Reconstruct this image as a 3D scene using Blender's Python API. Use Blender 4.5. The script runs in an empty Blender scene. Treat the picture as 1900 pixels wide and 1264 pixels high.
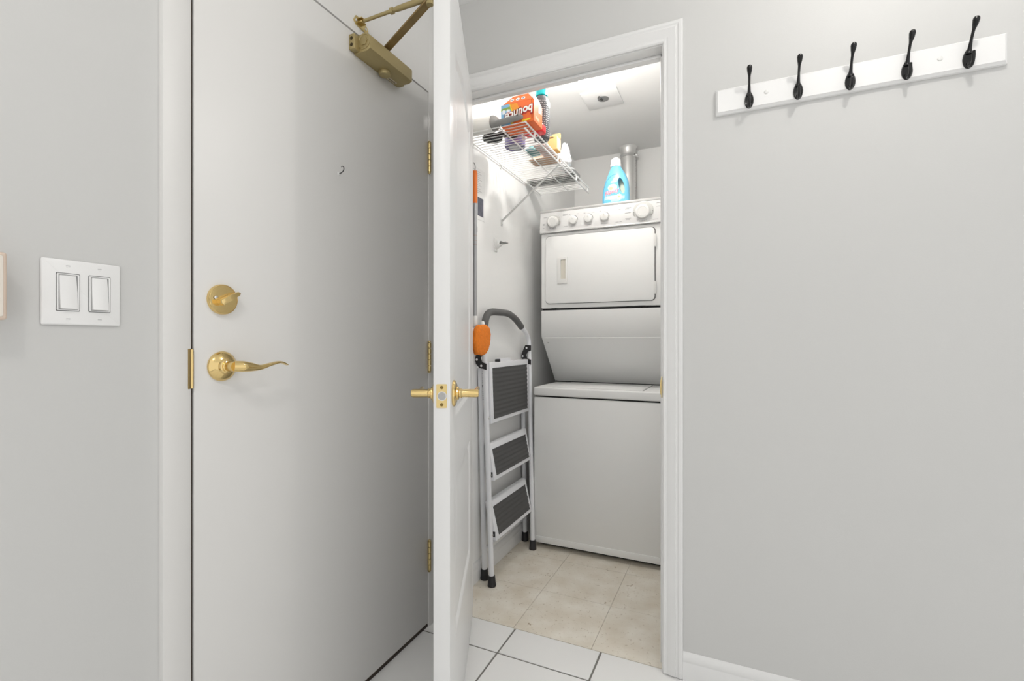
import bpy, bmesh, math, random
from mathutils import Vector, Matrix
random.seed(7)
SC = bpy.context.scene
COL = SC.collection
R = math.radians

# ------------------------------------------------------------------ camera, world, lights, exposure
F_PX = 890.0
YAW = math.atan(410.0 / F_PX)
cam_d = bpy.data.cameras.new('camera')
cam_d.sensor_width = 36.0
cam_d.lens = 36.0 * F_PX / 1900.0
cam_d.clip_start = 0.02
cam = bpy.data.objects.new('camera', cam_d)
COL.objects.link(cam)
cam.location = (0, 0, 1.105)
cam.rotation_euler = (R(90), 0, YAW)
SC.camera = cam

world = bpy.data.worlds.new('world')
world.use_nodes = True
SC.world = world
wb = world.node_tree.nodes['Background']
wb.inputs[0].default_value = (1.0, 0.995, 0.985, 1)
wb.inputs[1].default_value = 1.0

SC.view_settings.view_transform = 'Standard'
SC.view_settings.look = 'None'
SC.view_settings.exposure = 0.0
SC.view_settings.gamma = 1.0
SC.view_settings.use_curve_mapping = False

HALL_GLOW, REAR_FILL_GLOW, CLOSET_GLOW = 240.0, 430.0, 350.0     # the bulbs are the lamps, the rear one added as fill; they are built with their fittings below

# ------------------------------------------------------------------ materials
MATS = {}
def mat(name, color, rough=.5, metal=0.0, bump=0.0, bscale=200.0, var=0.0, vscale=6.0, emit=0.0, spec=None, coat=0.0):
    if name in MATS: return MATS[name]
    m = bpy.data.materials.new(name); m.use_nodes = True
    nt = m.node_tree; b = nt.nodes['Principled BSDF']
    b.inputs['Base Color'].default_value = (*color, 1)
    b.inputs['Roughness'].default_value = rough
    b.inputs['Metallic'].default_value = metal
    if spec is not None: b.inputs['Specular IOR Level'].default_value = spec
    if coat: b.inputs['Coat Weight'].default_value = coat; b.inputs['Coat Roughness'].default_value = .12
    if emit:
        b.inputs['Emission Color'].default_value = (*color, 1); b.inputs['Emission Strength'].default_value = emit
    tc = None
    if bump or var:
        tc = nt.nodes.new('ShaderNodeTexCoord')
    if bump:
        n = nt.nodes.new('ShaderNodeTexNoise'); n.inputs['Scale'].default_value = bscale; n.inputs['Detail'].default_value = 3
        bp = nt.nodes.new('ShaderNodeBump'); bp.inputs['Strength'].default_value = bump; bp.inputs['Distance'].default_value = .002
        nt.links.new(tc.outputs['Object'], n.inputs['Vector']); nt.links.new(n.outputs['Fac'], bp.inputs['Height'])
        nt.links.new(bp.outputs['Normal'], b.inputs['Normal'])
    if var:
        n2 = nt.nodes.new('ShaderNodeTexNoise'); n2.inputs['Scale'].default_value = vscale; n2.inputs['Detail'].default_value = 4
        mx = nt.nodes.new('ShaderNodeMix'); mx.data_type = 'RGBA'
        mx.inputs[6].default_value = (*[c * (1 - var) for c in color], 1)
        mx.inputs[7].default_value = (*[min(1, c * (1 + var)) for c in color], 1)
        nt.links.new(tc.outputs['Object'], n2.inputs['Vector']); nt.links.new(n2.outputs['Fac'], mx.inputs[0])
        nt.links.new(mx.outputs[2], b.inputs['Base Color'])
    MATS[name] = m
    return m

WALL = mat('wall_paint', (.61, .61, .60), .55, bump=.08, bscale=260, var=.012, vscale=2.5)
CEIL = mat('ceiling_paint', (.89, .89, .88), .7, bump=.1, bscale=180)
DOORP = mat('door_paint', (.75, .742, .725), .38, bump=.02, bscale=90)
TRIM = mat('trim_paint', (.78, .78, .775), .35)
CLWALL = mat('closet_wall_paint', (.88, .88, .87), .6, bump=.05, bscale=260)
TILE = mat('white_ceramic', (.87, .87, .86), .22, var=.02, vscale=5)
GROUT = mat('grey_grout', (.20, .195, .18), .9, bump=.2, bscale=400)
BRASS = mat('polished_brass', (.80, .60, .27), .12, 1.0)
BRASSA = mat('aged_brass', (.66, .52, .24), .28, 1.0, var=.25, vscale=90)
BRONZE = mat('gold_bronze_paint', (.42, .34, .165), .42, .55, bump=.05, bscale=500)
BRONZED = mat('worn_bronze', (.30, .21, .09), .45, .5, var=.3, vscale=40)
DARK = mat('rubber_and_gap_brown', (.045, .03, .02), .7)
BLACKM = mat('black_enamel', (.003, .003, .0035), .16, .0, spec=.5)
CHROME = mat('chrome', (.8, .8, .8), .18, 1.0)
ENAMEL = mat('white_appliance_enamel', (.87, .875, .865), .42)
ENAMEL2 = mat('white_plastic', (.82, .82, .80), .3)
CONSOLE = mat('console_grey_white', (.66, .66, .655), .3)
GREYP = mat('grey_print', (.33, .33, .34), .5)
GAPB = mat('black_gap', (.01, .01, .01), .9)
LADW = mat('white_powder_coat', (.82, .83, .86), .28)
FOAM = mat('grey_foam', (.12, .12, .118), .75, bump=.2, bscale=500)
RUBB = mat('black_rubber', (.018, .018, .02), .55)
TREAD = mat('charcoal_tread', (.075, .075, .075), .6, bump=.25, bscale=700)
ORANGE = mat('orange_plastic', (.90, .21, .03), .4)
ORFUZZ = mat('orange_microfibre', (.85, .22, .02), .95, bump=1.0, bscale=260, var=.25, vscale=120)
POLE = mat('grey_aluminium', (.42, .42, .43), .35, .7)
WIREW = mat('white_vinyl_wire', (.85, .85, .84), .35)
SWITCH = mat('white_switch_plastic', (.85, .85, .845), .25)
BEIGE = mat('beige_plastic', (.72, .58, .48), .45)

# ------------------------------------------------------------------ mesh helpers
def finish(bm, smooth=35):
    bmesh.ops.recalc_face_normals(bm, faces=bm.faces[:])
    return bm

def obj(name, bm, material, parent=None, local=False, smooth=40):
    me = bpy.data.meshes.new(name)
    if isinstance(bm, bmesh.types.BMesh):
        bmesh.ops.recalc_face_normals(bm, faces=bm.faces[:])
        bm.to_mesh(me); bm.free()
    else:
        me = bm
    if material and not me.materials: me.materials.append(material)
    if smooth:
        me.shade_smooth(); me.set_sharp_from_angle(angle=R(smooth))
    o = bpy.data.objects.new(name, me); COL.objects.link(o)
    if parent is not None:
        o.parent = parent
        if parent.type == 'EMPTY' and not local:
            o.matrix_parent_inverse = Matrix.Translation(parent.location).inverted()
    return o

def thing(name, label, cat, loc=(0, 0, 0), rotz=0.0, group=None, kind=None):
    o = bpy.data.objects.new(name, None); COL.objects.link(o)
    o.empty_display_size = .05
    o.location = loc; o.rotation_euler = (0, 0, rotz)
    return tag(o, label, cat, group, kind)

def tag(o, label, cat, group=None, kind=None):
    o['label'] = label; o['category'] = cat
    if group: o['group'] = group
    if kind: o['kind'] = kind
    return o

def box(bm, lo, hi, bev=0.0, seg=2, M=None):
    x0, y0, z0 = lo; x1, y1, z1 = hi
    vs = [bm.verts.new(p) for p in ((x0,y0,z0),(x1,y0,z0),(x1,y1,z0),(x0,y1,z0),(x0,y0,z1),(x1,y0,z1),(x1,y1,z1),(x0,y1,z1))]
    fs = [bm.faces.new([vs[i] for i in f]) for f in ((3,2,1,0),(4,5,6,7),(0,1,5,4),(1,2,6,5),(2,3,7,6),(3,0,4,7))]
    if bev:
        es = list({e for f in fs for e in f.edges})
        r = bmesh.ops.bevel(bm, geom=es, offset=bev, segments=seg, profile=.5, affect='EDGES')
        nv = list({v for f in r['faces'] for v in f.verts} | {v for v in vs if v.is_valid})
    else:
        nv = vs
    if M is not None:
        seen = set()
        stack = [v for v in nv]
        while stack:
            v = stack.pop()
            if v in seen: continue
            seen.add(v)
            for e in v.link_edges: stack.append(e.other_vert(v))
        for v in seen: v.co = M @ v.co
    return bm

def nb(): return bmesh.new()
def bx(lo, hi, bev=0.0, seg=2, M=None): return box(nb(), lo, hi, bev, seg, M)

def frame_of(t):
    t = t.normalized()
    a = Vector((0, 0, 1)) if abs(t.z) < .9 else Vector((1, 0, 0))
    u = t.cross(a).normalized(); v = u.cross(t).normalized()
    return u, v

def tube(bm, pts, r, seg=10, cap=True, flat=None):
    pts = [Vector(p) for p in pts]
    n = len(pts)
    rs = r if isinstance(r, (list, tuple)) else [r] * n
    rings = []
    u = v = None
    for i, p in enumerate(pts):
        t = (pts[min(i + 1, n - 1)] - pts[max(i - 1, 0)])
        if t.length < 1e-9: t = Vector((0, 0, 1))
        t.normalize()
        if u is None: u, v = frame_of(t)
        else:
            u = (u - t * u.dot(t)).normalized(); v = u.cross(t).normalized()
        ring = []
        for k in range(seg):
            a = 2 * math.pi * k / seg
            ru = rs[i]; rv = rs[i]
            ring.append(bm.verts.new(p + u * math.cos(a) * ru + v * math.sin(a) * rv))
        rings.append(ring)
    for a, b in zip(rings[:-1], rings[1:]):
        for k in range(seg):
            bm.faces.new((a[k], a[(k + 1) % seg], b[(k + 1) % seg], b[k]))
    if cap:
        bm.faces.new(rings[0][::-1]); bm.faces.new(rings[-1])
    return bm

def spline(pts, n=6):
    P = [Vector(p) for p in pts]
    out = []
    for i in range(len(P) - 1):
        p0 = P[max(i - 1, 0)]; p1 = P[i]; p2 = P[i + 1]; p3 = P[min(i + 2, len(P) - 1)]
        for k in range(n):
            t = k / n
            out.append(.5 * ((2 * p1) + (-p0 + p2) * t + (2 * p0 - 5 * p1 + 4 * p2 - p3) * t * t + (-p0 + 3 * p1 - 3 * p2 + p3) * t ** 3))
    out.append(P[-1])
    return out

def lerp_list(vals, n):
    out = []
    for i in range(len(vals) - 1):
        for k in range(n): out.append(vals[i] + (vals[i + 1] - vals[i]) * k / n)
    out.append(vals[-1])
    return out

def lathe(bm, prof, origin, axis, seg=24):
    """prof: list of (radius, height along axis)"""
    o = Vector(origin); a = Vector(axis).normalized(); u, v = frame_of(a)
    rings = []
    for r, h in prof:
        if r < 1e-6: rings.append([bm.verts.new(o + a * h)])
        else: rings.append([bm.verts.new(o + a * h + (u * math.cos(2*math.pi*k/seg) + v * math.sin(2*math.pi*k/seg)) * r) for k in range(seg)])
    for A, B in zip(rings[:-1], rings[1:]):
        if len(A) == 1 and len(B) == 1: continue
        for k in range(seg):
            k2 = (k + 1) % seg
            if len(A) == 1: bm.faces.new((A[0], B[k2], B[k]))
            elif len(B) == 1: bm.faces.new((A[k], A[k2], B[0]))
            else: bm.faces.new((A[k], A[k2], B[k2], B[k]))
    if len(rings[0]) > 1: bm.faces.new(rings[0][::-1])
    if len(rings[-1]) > 1: bm.faces.new(rings[-1])
    return bm

def cyl(bm, p0, p1, r, seg=16, bev=0.0):
    p0 = Vector(p0); p1 = Vector(p1); L = (p1 - p0).length
    if bev: prof = [(r - bev, 0), (r, bev), (r, L - bev), (r - bev, L)]
    else: prof = [(r, 0), (r, L)]
    return lathe(bm, prof, p0, p1 - p0, seg)

def prism(bm, poly, fn0, fn1, bev=0.0, seg=2):
    """poly of 2D points; fn0/fn1 map (a,b) to 3D for both ends"""
    A = [bm.verts.new(fn0(*p)) for p in poly]; B = [bm.verts.new(fn1(*p)) for p in poly]
    n = len(poly)
    f0 = bm.faces.new(A[::-1]); f1 = bm.faces.new(B)
    for k in range(n): bm.faces.new((A[k], A[(k+1) % n], B[(k+1) % n], B[k]))
    if bev:
        es = list(f0.edges) + list(f1.edges)
        bmesh.ops.bevel(bm, geom=es, offset=bev, segments=seg, profile=.5, affect='EDGES')
    return bm

def rrect(x0, z0, x1, z1, r, n=5):
    out = []
    for cx, cz, a0 in ((x1 - r, z0 + r, -90), (x1 - r, z1 - r, 0), (x0 + r, z1 - r, 90), (x0 + r, z0 + r, 180)):
        for k in range(n + 1):
            a = R(a0 + 90 * k / n); out.append((cx + r * math.cos(a), cz + r * math.sin(a)))
    return out

def ellipse(cx, cz, rx, rz, n=20, a0=0.0):
    return [(cx + rx * math.cos(a0 + 2*math.pi*k/n), cz + rz * math.sin(a0 + 2*math.pi*k/n)) for k in range(n)]

def ring_strip(bm, outer, inner, fn_o, fn_i):
    A = [bm.verts.new(fn_o(*p)) for p in outer]; B = [bm.verts.new(fn_i(*p)) for p in inner]
    n = len(outer)
    for k in range(n): bm.faces.new((A[k], A[(k+1) % n], B[(k+1) % n], B[k]))
    return A, B

def text_bm(txt, size=1.0, shear=0.0, bold=0.0):
    """flat text as triangles, centred on its bounding box, in its own xy plane"""
    cu = bpy.data.curves.new('lettering', 'FONT'); cu.body = txt; cu.size = size; cu.shear = shear; cu.offset = bold
    cu.resolution_u = 3
    o = bpy.data.objects.new('lettering', cu); COL.objects.link(o)
    bpy.context.view_layer.update()
    dg = bpy.context.evaluated_depsgraph_get()
    me = bpy.data.meshes.new_from_object(o.evaluated_get(dg))
    bpy.data.objects.remove(o); bpy.data.curves.remove(cu)
    bm = nb(); bm.from_mesh(me); bpy.data.meshes.remove(me)
    xs = [v.co.x for v in bm.verts]; ys = [v.co.y for v in bm.verts]
    c = Vector(((min(xs)+max(xs))/2, (min(ys)+max(ys))/2, 0))
    for v in bm.verts: v.co -= c
    return bm, max(xs)-min(xs), max(ys)-min(ys)

def boolean(o, cutters):
    """subtract cutter meshes from o, return the evaluated mesh and drop the cutters"""
    for c in cutters:
        m = o.modifiers.new('cut', 'BOOLEAN'); m.object = c; m.operation = 'DIFFERENCE'; m.solver = 'EXACT'
    bpy.context.view_layer.update()
    dg = bpy.context.evaluated_depsgraph_get()
    me = bpy.data.meshes.new_from_object(o.evaluated_get(dg))
    o.modifiers.clear()
    old = o.data; o.data = me; me.name = old.name
    for c in cutters: bpy.data.objects.remove(c)
    return o

# ------------------------------------------------------------------ dimensions
XL = -1.078          # left wall plane
YB = 1.662           # wall with the closet opening
WT = 0.075           # its thickness
ZC = 2.45            # ceiling
YE = 3.45            # closet back wall
XJ0, XJ1, ZH = -0.980, -0.215, 2.088   # closet opening
DY0, DY1, DZ1 = 0.653, 1.547, 2.064    # entry door opening
XR, YF = 2.0, -1.0   # how far the hall is built; beyond, it opens to the rest of the home

# ------------------------------------------------------------------ structure
bm = nb()
for lo, hi in (((XL-.1, YF, 0), (XL, DY0, ZC)), ((XL-.1, DY1, 0), (XL, YE, ZC)), ((XL-.1, DY0, DZ1), (XL, DY1, ZC))): box(bm, lo, hi)
tag(obj('wall_left', bm, WALL), 'pale grey wall holding the entry door and the light switches', 'wall', kind='structure')
bm = nb(); J = .016
for lo, hi in (((XL, YB, 0), (XJ0-J, YB+WT, ZC)), ((XJ1+J, YB, 0), (XR, YB+WT, ZC)), ((XJ0-J, YB, ZH+J), (XJ1+J, YB+WT, ZC))): box(bm, lo, hi)
tag(obj('wall_front', bm, WALL), 'pale grey wall with the laundry closet opening and the coat rack', 'wall', kind='structure')
tag(obj('wall_closet_back', bx((XL, YE, 0), (-.1, YE+.08, ZC)), CLWALL), 'white back wall of the laundry closet behind the dryer duct', 'wall', kind='structure')
tag(obj('wall_closet_right', bx((-.13, YB+WT, 0), (-.05, YE, ZC)), CLWALL), 'white side wall of the laundry closet beside the washer', 'wall', kind='structure')
tag(obj('wall_closet_left', bx((XL, YB+WT, 0), (XL+.003, YE, ZC)), CLWALL), 'white closet wall carrying the wire shelf and broom clips', 'wall', kind='structure')
tag(obj('ceiling', bx((XL-.1, YF, ZC), (XR+.1, YE+.08, ZC+.1)), CEIL), 'white painted ceiling over hall and closet', 'ceiling', kind='structure')

# hall floor: grout bed and ceramic tiles
fl = tag(obj('floor', bx((XL, YF, -.06), (XR, 1.676, -.0025)), GROUT), 'white ceramic tile floor with grey grout lines in the hall', 'floor', kind='structure')
TS, G = .333, .0065
tile_me = None
xs = []; x = -.758
while x > XL: x -= TS
while x < XR: xs.append(x); x += TS
ys = [1.676, 1.520]
while ys[-1] - TS > YF: ys.append(ys[-1] - TS)
for i, x in enumerate(xs):
    for a, b in zip(ys[:-1], ys[1:]):
        x0, x1 = max(x + G/2, XL), min(x + TS - G/2, XR)
        y1 = a - (0 if a == 1.676 else G/2); y0 = b + G/2
        obj('tile', bx((x0, y0, -.006), (x1, y1, 0), .0012, 1), TILE, fl)
bed = tag(obj('floor_closet', bx((XL, 1.676, -.06), (-.1, YE, -.003)), mat('dark_joint', (.10, .085, .07), .9)), 'cream speckled vinyl tile floor inside the laundry closet', 'floor', kind='structure')
m = mat('cream_vinyl', (.62, .57, .475), .42)
nt = m.node_tree; b = nt.nodes['Principled BSDF']
tc = nt.nodes.new('ShaderNodeTexCoord'); n1 = nt.nodes.new('ShaderNodeTexNoise'); n1.inputs['Scale'].default_value = 9; n1.inputs['Detail'].default_value = 6
n2 = nt.nodes.new('ShaderNodeTexNoise'); n2.inputs['Scale'].default_value = 75; n2.inputs['Detail'].default_value = 4; n2.inputs['Roughness'].default_value = .7
n3 = nt.nodes.new('ShaderNodeTexNoise'); n3.inputs['Scale'].default_value = 33; n3.inputs['Detail'].default_value = 5; n3.inputs['Distortion'].default_value = 1.5
cr = nt.nodes.new('ShaderNodeValToRGB'); cr.color_ramp.elements[0].position = .3; cr.color_ramp.elements[1].position = .7
cr.color_ramp.elements[0].color = (.72, .655, .545, 1); cr.color_ramp.elements[1].color = (.86, .82, .735, 1)
cr2 = nt.nodes.new('ShaderNodeValToRGB'); cr2.color_ramp.elements[0].position = .31; cr2.color_ramp.elements[1].position = .40
cr2.color_ramp.elements[0].color = (.62, .57, .50, 1); cr2.color_ramp.elements[1].color = (1, 1, 1, 1)
cr3 = nt.nodes.new('ShaderNodeValToRGB'); cr3.color_ramp.elements[0].position = .29; cr3.color_ramp.elements[1].position = .33
cr3.color_ramp.elements[0].color = (.55, .47, .38, 1); cr3.color_ramp.elements[1].color = (1, 1, 1, 1)
mx = nt.nodes.new('ShaderNodeMix'); mx.data_type = 'RGBA'; mx.blend_type = 'MULTIPLY'; mx.inputs[0].default_value = 1
mx2 = nt.nodes.new('ShaderNodeMix'); mx2.data_type = 'RGBA'; mx2.blend_type = 'MULTIPLY'; mx2.inputs[0].default_value = 1
for n in (n1, n2, n3): nt.links.new(tc.outputs['Object'], n.inputs['Vector'])
nt.links.new(n1.outputs['Fac'], cr.inputs[0]); nt.links.new(n2.outputs['Fac'], cr2.inputs[0]); nt.links.new(n3.outputs['Fac'], cr3.inputs[0])
nt.links.new(cr.outputs[0], mx.inputs[6]); nt.links.new(cr2.outputs[0], mx.inputs[7])
nt.links.new(mx.outputs[2], mx2.inputs[6]); nt.links.new(cr3.outputs[0], mx2.inputs[7]); nt.links.new(mx2.outputs[2], b.inputs['Base Color'])
VT, vg = .306, .0011
vxs = [-1.073, -.767, -.461, -.155, -.13]; vys = [1.6775 + VT*k for k in range(6)] + [YE]
for x0, x1 in zip(vxs[:-1], vxs[1:]):
    for y0, y1 in zip(vys[:-1], vys[1:]):
        obj('vinyl_tile', bx((x0+vg/2, y0+vg/2, -.004), (x1-vg/2, y1-vg/2, 0)), m, bed)

# ------------------------------------------------------------------ trim: sweeps
def sweep_u(bm, path, prof, yfront):
    """mitred moulding around an opening in the xz plane; prof = (outward offset, projection towards -y)"""
    n = len(path); rings = []
    for i, (px, pz) in enumerate(path):
        p = Vector((px, pz))
        d0 = (p - Vector(path[i-1])).normalized() if i else None
        d1 = (Vector(path[i+1]) - p).normalized() if i < n-1 else None
        nrm = lambda d: Vector((-d.y, d.x))
        if d0 is None: m_ = nrm(d1)
        elif d1 is None: m_ = nrm(d0)
        else:
            a, b_ = nrm(d0), nrm(d1); m_ = (a + b_); m_ /= max(1e-6, (1 + a.dot(b_)))
        rings.append([bm.verts.new((px + m_.x*o, yfront - pr, pz + m_.y*o)) for o, pr in prof])
    k = len(prof)
    for A, B in zip(rings[:-1], rings[1:]):
        for j in range(k): bm.faces.new((A[j], A[(j+1) % k], B[(j+1) % k], B[j]))
    bm.faces.new(rings[0][::-1]); bm.faces.new(rings[-1])
    return bm

cas_prof = [(0, -.002), (0, .008), (.004, .0115), (.009, .0115), (.0105, .0095), (.014, .0095), (.019, .0125), (.036, .0150), (.041, .0165), (.0425, .0135), (.047, .0135), (.052, .0165), (.060, .0165), (.0635, .013), (.0635, -.002)]
tr2 = thing('trim_2', 'white moulded casing and jamb around the laundry closet opening', 'door frame', (XJ0, YB, 0), kind='structure')
# path runs right jamb -> head -> left jamb so that the outward side is away from the opening
def casing(path): 
    return sweep_u(nb(), path, cas_prof, YB)
RV = .003
obj('casing', casing([(XJ1+RV, .004), (XJ1+RV, ZH+RV), (XJ0-RV, ZH+RV), (XJ0-RV, .004)][::-1]), TRIM, tr2, smooth=25)
bm = nb()
box(bm, (XJ1, YB-.0005, 0), (XJ1+J, YB+WT+.002, ZH+J)); box(bm, (XJ0-J, YB-.0005, 0), (XJ0, YB+WT+.002, ZH+J)); box(bm, (XJ0, YB-.0005, ZH), (XJ1, YB+WT+.002, ZH+J))
obj('jamb', bm, TRIM, tr2)
bm = nb()
box(bm, (XJ1-.011, YB+.046, 0), (XJ1, YB+WT, ZH), .002); box(bm, (XJ0-.002, YB+.046, 0), (XJ0+.002, YB+WT, ZH)); box(bm, (XJ0, YB+.046, ZH-.011), (XJ1, YB+WT, ZH), .002)
obj('door_stop', bm, TRIM, tr2)
bm = nb(); prism(bm, rrect(YB-.008, .915, YB+.026, .985, .006), lambda a, c: (XJ1-.0016, a, c), lambda a, c: (XJ1+.001, a, c))
sp = obj('strike_plate', bm, BRASSA, tr2)
bm = nb(); prism(bm, spline([(YB-.008, .925), (YB-.0165, .935), (YB-.0175, .95), (YB-.0165, .965), (YB-.008, .975)], 4) and [(p.x, p.y) for p in spline([(YB-.008, .925, 0), (YB-.0155, .935, 0), (YB-.017, .95, 0), (YB-.0155, .965, 0), (YB-.008, .975, 0)], 4)], lambda a, c: (XJ1-.004, a, c), lambda a, c: (XJ1-.002, a, c))
obj('strike_lip', bm, BRASSA, sp)

# entry door steel frame
tr1 = thing('trim_1', 'painted steel frame around the entry door', 'door frame', (XL, DY0, 0), kind='structure')
FX = XL + .012
bm = nb()
box(bm, (XL-.06, DY0-.057, 0), (FX, DY0, ZC), .0015); box(bm, (XL-.06, DY1, 0), (FX, DY1+.05, ZC), .0015); box(bm, (XL-.06, DY0-.001, DZ1), (FX, DY1+.001, ZC))
obj('frame', bm, DOORP, tr1)
bm = nb()
for lo, hi in (((XL-.09, DY0-.005, 0), (XL-.052, DY0+.03, DZ1)), ((XL-.09, DY1-.03, 0), (XL-.052, DY1+.005, DZ1)), ((XL-.09, DY0, DZ1-.03), (XL-.052, DY1, DZ1+.005))): box(bm, lo, hi)
box(bm, (XL-.03, DY0, .02), (FX-.006, DY0+.0055, DZ1))
obj('dark_gap_stop', bm, DARK, tr1)  # stop and filler coloured dark brown for the shade in the door gap
obj('threshold', bx((XL-.09, DY0, 0), (FX-.004, DY1, .009), .002), mat('dark_bronze_sill', (.035, .022, .015), .45, .3), tr1)
st = obj('strike_plate', bx((FX-.004, DY0-.007, 1.0), (FX+.0012, DY0+.0015, 1.087), .001), mat('tarnished_brass', (.30, .22, .10), .35, 1.0), tr1)
bm = nb(); cyl(bm, (FX+.0005, DY0+.0015, 1.001), (FX+.0005, DY0+.0015, 1.086), .003, 10); obj('strike_lip', bm, BRASS, st)

# baseboards
def base_profile(z=0.0): return [(0, 0), (.013, 0), (.013, .055), (.011, .058), (.011, .0605), (.012, .063), (.0095, .074), (.005, .085), (0, .088)]
bm = nb(); prism(bm, base_profile(), lambda a, c: (XJ1+.0668, YB-a, c), lambda a, c: (XR, YB-a, c))
tag(obj('baseboard_right', bm, TRIM), 'white moulded baseboard under the coat rack wall', 'baseboard', kind='structure')
bm = nb(); prism(bm, [(a, c) for a, c in base_profile()], lambda a, c: (XL+.003+a, YB+WT, c), lambda a, c: (XL+.003+a, YE, c))
tag(obj('baseboard_closet', bm, TRIM), 'white baseboard along the closet wall behind the step ladder', 'baseboard', kind='structure')
bm = nb(); prism(bm, base_profile(), lambda a, c: (XL+a, YF, c), lambda a, c: (XL+a, DY0-.057, c))
tag(obj('baseboard_left', bm, TRIM), 'white baseboard below the light switches', 'baseboard', kind='structure')

# ------------------------------------------------------------------ entry door
d1 = thing('door_1', 'flat pale grey entry door with brass lever and overhead closer', 'door', (XL, DY1, 0), kind='structure')
DF = FX - .002                     # door face plane
obj('door_slab', bx((DF-.045, DY0+.0070, .016), (DF, DY1-.003, DZ1-.0035), .0015), DOORP, d1)
obj('door_sweep', bx((DF-.04, DY0+.008, .0085), (DF-.002, DY1-.006, .017)), DARK, d1)
def butt_hinge(z0, z1):
    bm = nb(); n = 5; L = (z1 - z0) / n
    hx, hy = DF + .0055, DY1 - .001
    for k in range(n): cyl(bm, (hx, hy, z0 + k*L + .0006), (hx, hy, z0 + (k+1)*L - .0006), .0068, 12, .0008)
    lathe(bm, [(.003, 0), (.0062, .0015), (.005, .005), (0, .006)], (hx, hy, z1), (0, 0, 1), 12)
    lathe(bm, [(.003, 0), (.0062, .0015), (.005, .005), (0, .006)], (hx, hy, z0), (0, 0, -1), 12)
    box(bm, (DF-.002, hy-.004, z0), (DF+.002, hy+.004, z1))
    return obj('hinge', bm, BRASSA, d1)
for z0, z1 in ((1.753, 1.868), (.986, 1.098), (.219, 1.*.331)): butt_hinge(z0, z1)
# deadbolt
DBY, DBZ = .722, 1.199
bm = nb(); lathe(bm, [(.0345, 0), (.0348, .002), (.0345, .0075), (.0328, .0098), (.0322, .0098), (.0318, .0092), (.0, .0094)], (DF, DBY, DBZ), (1, 0, 0), 40)
db = obj('deadbolt_rose', bm, BRASS, d1)
bm = nb()
ang = R(30); ca, sa = math.cos(ang), math.sin(ang)
prof = [(-.016, -.0075), (.012, -.0065), (.030, -.0045), (.034, 0), (.030, .0045), (.012, .0065), (-.016, .0075), (-.0195, 0)]
def tt(h): return lambda a, c: (DF + h, DBY + (a)*ca - c*sa, DBZ - .0 + a*sa + c*ca)
prism(bm, prof, tt(.009), tt(.027), .002)
obj('thumb_turn', bm, BRASS, db)
for s in (-1,):
    bm = nb(); lathe(bm, [(.0042, 0), (.0042, .0015), (.002, .0022), (0, .0018)], (DF+.0105, DBY-.020, DBZ+.003), (1, 0, 0), 12); obj('screw', bm, CHROME, db)
# lever
LY, LZ = .722, 1.046
bm = nb(); lathe(bm, [(.0335, 0), (.0345, .003), (.0335, .006), (.027, .0125), (.0185, .0165), (.0165, .0215), (.0135, .0225), (.0135, .026), (.0115, .027), (.0115, .05)], (DF, LY, LZ), (1, 0, 0), 40)
lv = obj('lever_rose', bm, BRASS, d1)
bm = nb()
path = spline([(DF+.050, LY-.004, LZ+.001), (DF+.058, LY+.012, LZ), (DF+.060, LY+.030, LZ-.002), (DF+.059, LY+.055, LZ-.004), (DF+.059, LY+.082, LZ+.002), (DF+.059, LY+.108, LZ+.006), (DF+.059, LY+.128, LZ-.001)], 7)
hs = lerp_list([.0125, .0125, .0105, .0062, .0040, .0030, .0018], 7)     # half height
ws = lerp_list([.0115, .0115, .0090, .0085, .0100, .0100, .0070], 7)     # half width (out from the door)
rings = []
for i, p in enumerate(path):
    t = (path[min(i+1, len(path)-1)] - path[max(i-1, 0)]).normalized()
    up = Vector((0, 0, 1)); up = (up - t*up.dot(t)).normalized(); side = t.cross(up).normalized()
    rings.append([bm.verts.new(p + up*math.sin(2*math.pi*k/16)*hs[i] + side*math.cos(2*math.pi*k/16)*ws[i]) for k in range(16)])
for A, B in zip(rings[:-1], rings[1:]):
    for k in range(16): bm.faces.new((A[k], A[(k+1) % 16], B[(k+1) % 16], B[k]))
bm.faces.new(rings[0][::-1]); bm.faces.new(rings[-1])
obj('lever', bm, BRASS, lv)
bm = nb(); lathe(bm, [(.005, 0), (.005, .001), (.0025, .0014), (0, .0008)], (DF+.0092, LY-.0245, LZ+.001), (1, 0, -.1), 12); obj('screw', bm, CHROME, lv)
# cup hook
bm = nb(); hp = [(DF, 1.083, 1.603), (DF+.006, 1.083, 1.603), (DF+.014, 1.082, 1.604), (DF+.021, 1.081, 1.609), (DF+.023, 1.080, 1.616), (DF+.019, 1.080, 1.621), (DF+.013, 1.081, 1.620)]
tube(bm, spline(hp, 5), .0013, 8); ck = obj('cup_hook', bm, BLACKM, d1)
bm = nb(); lathe(bm, [(.005, 0), (.005, .0015), (.002, .003), (0, .003)], (DF, 1.083, 1.603), (1, 0, 0), 14); obj('hook_base', bm, ENAMEL2, ck)
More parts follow.
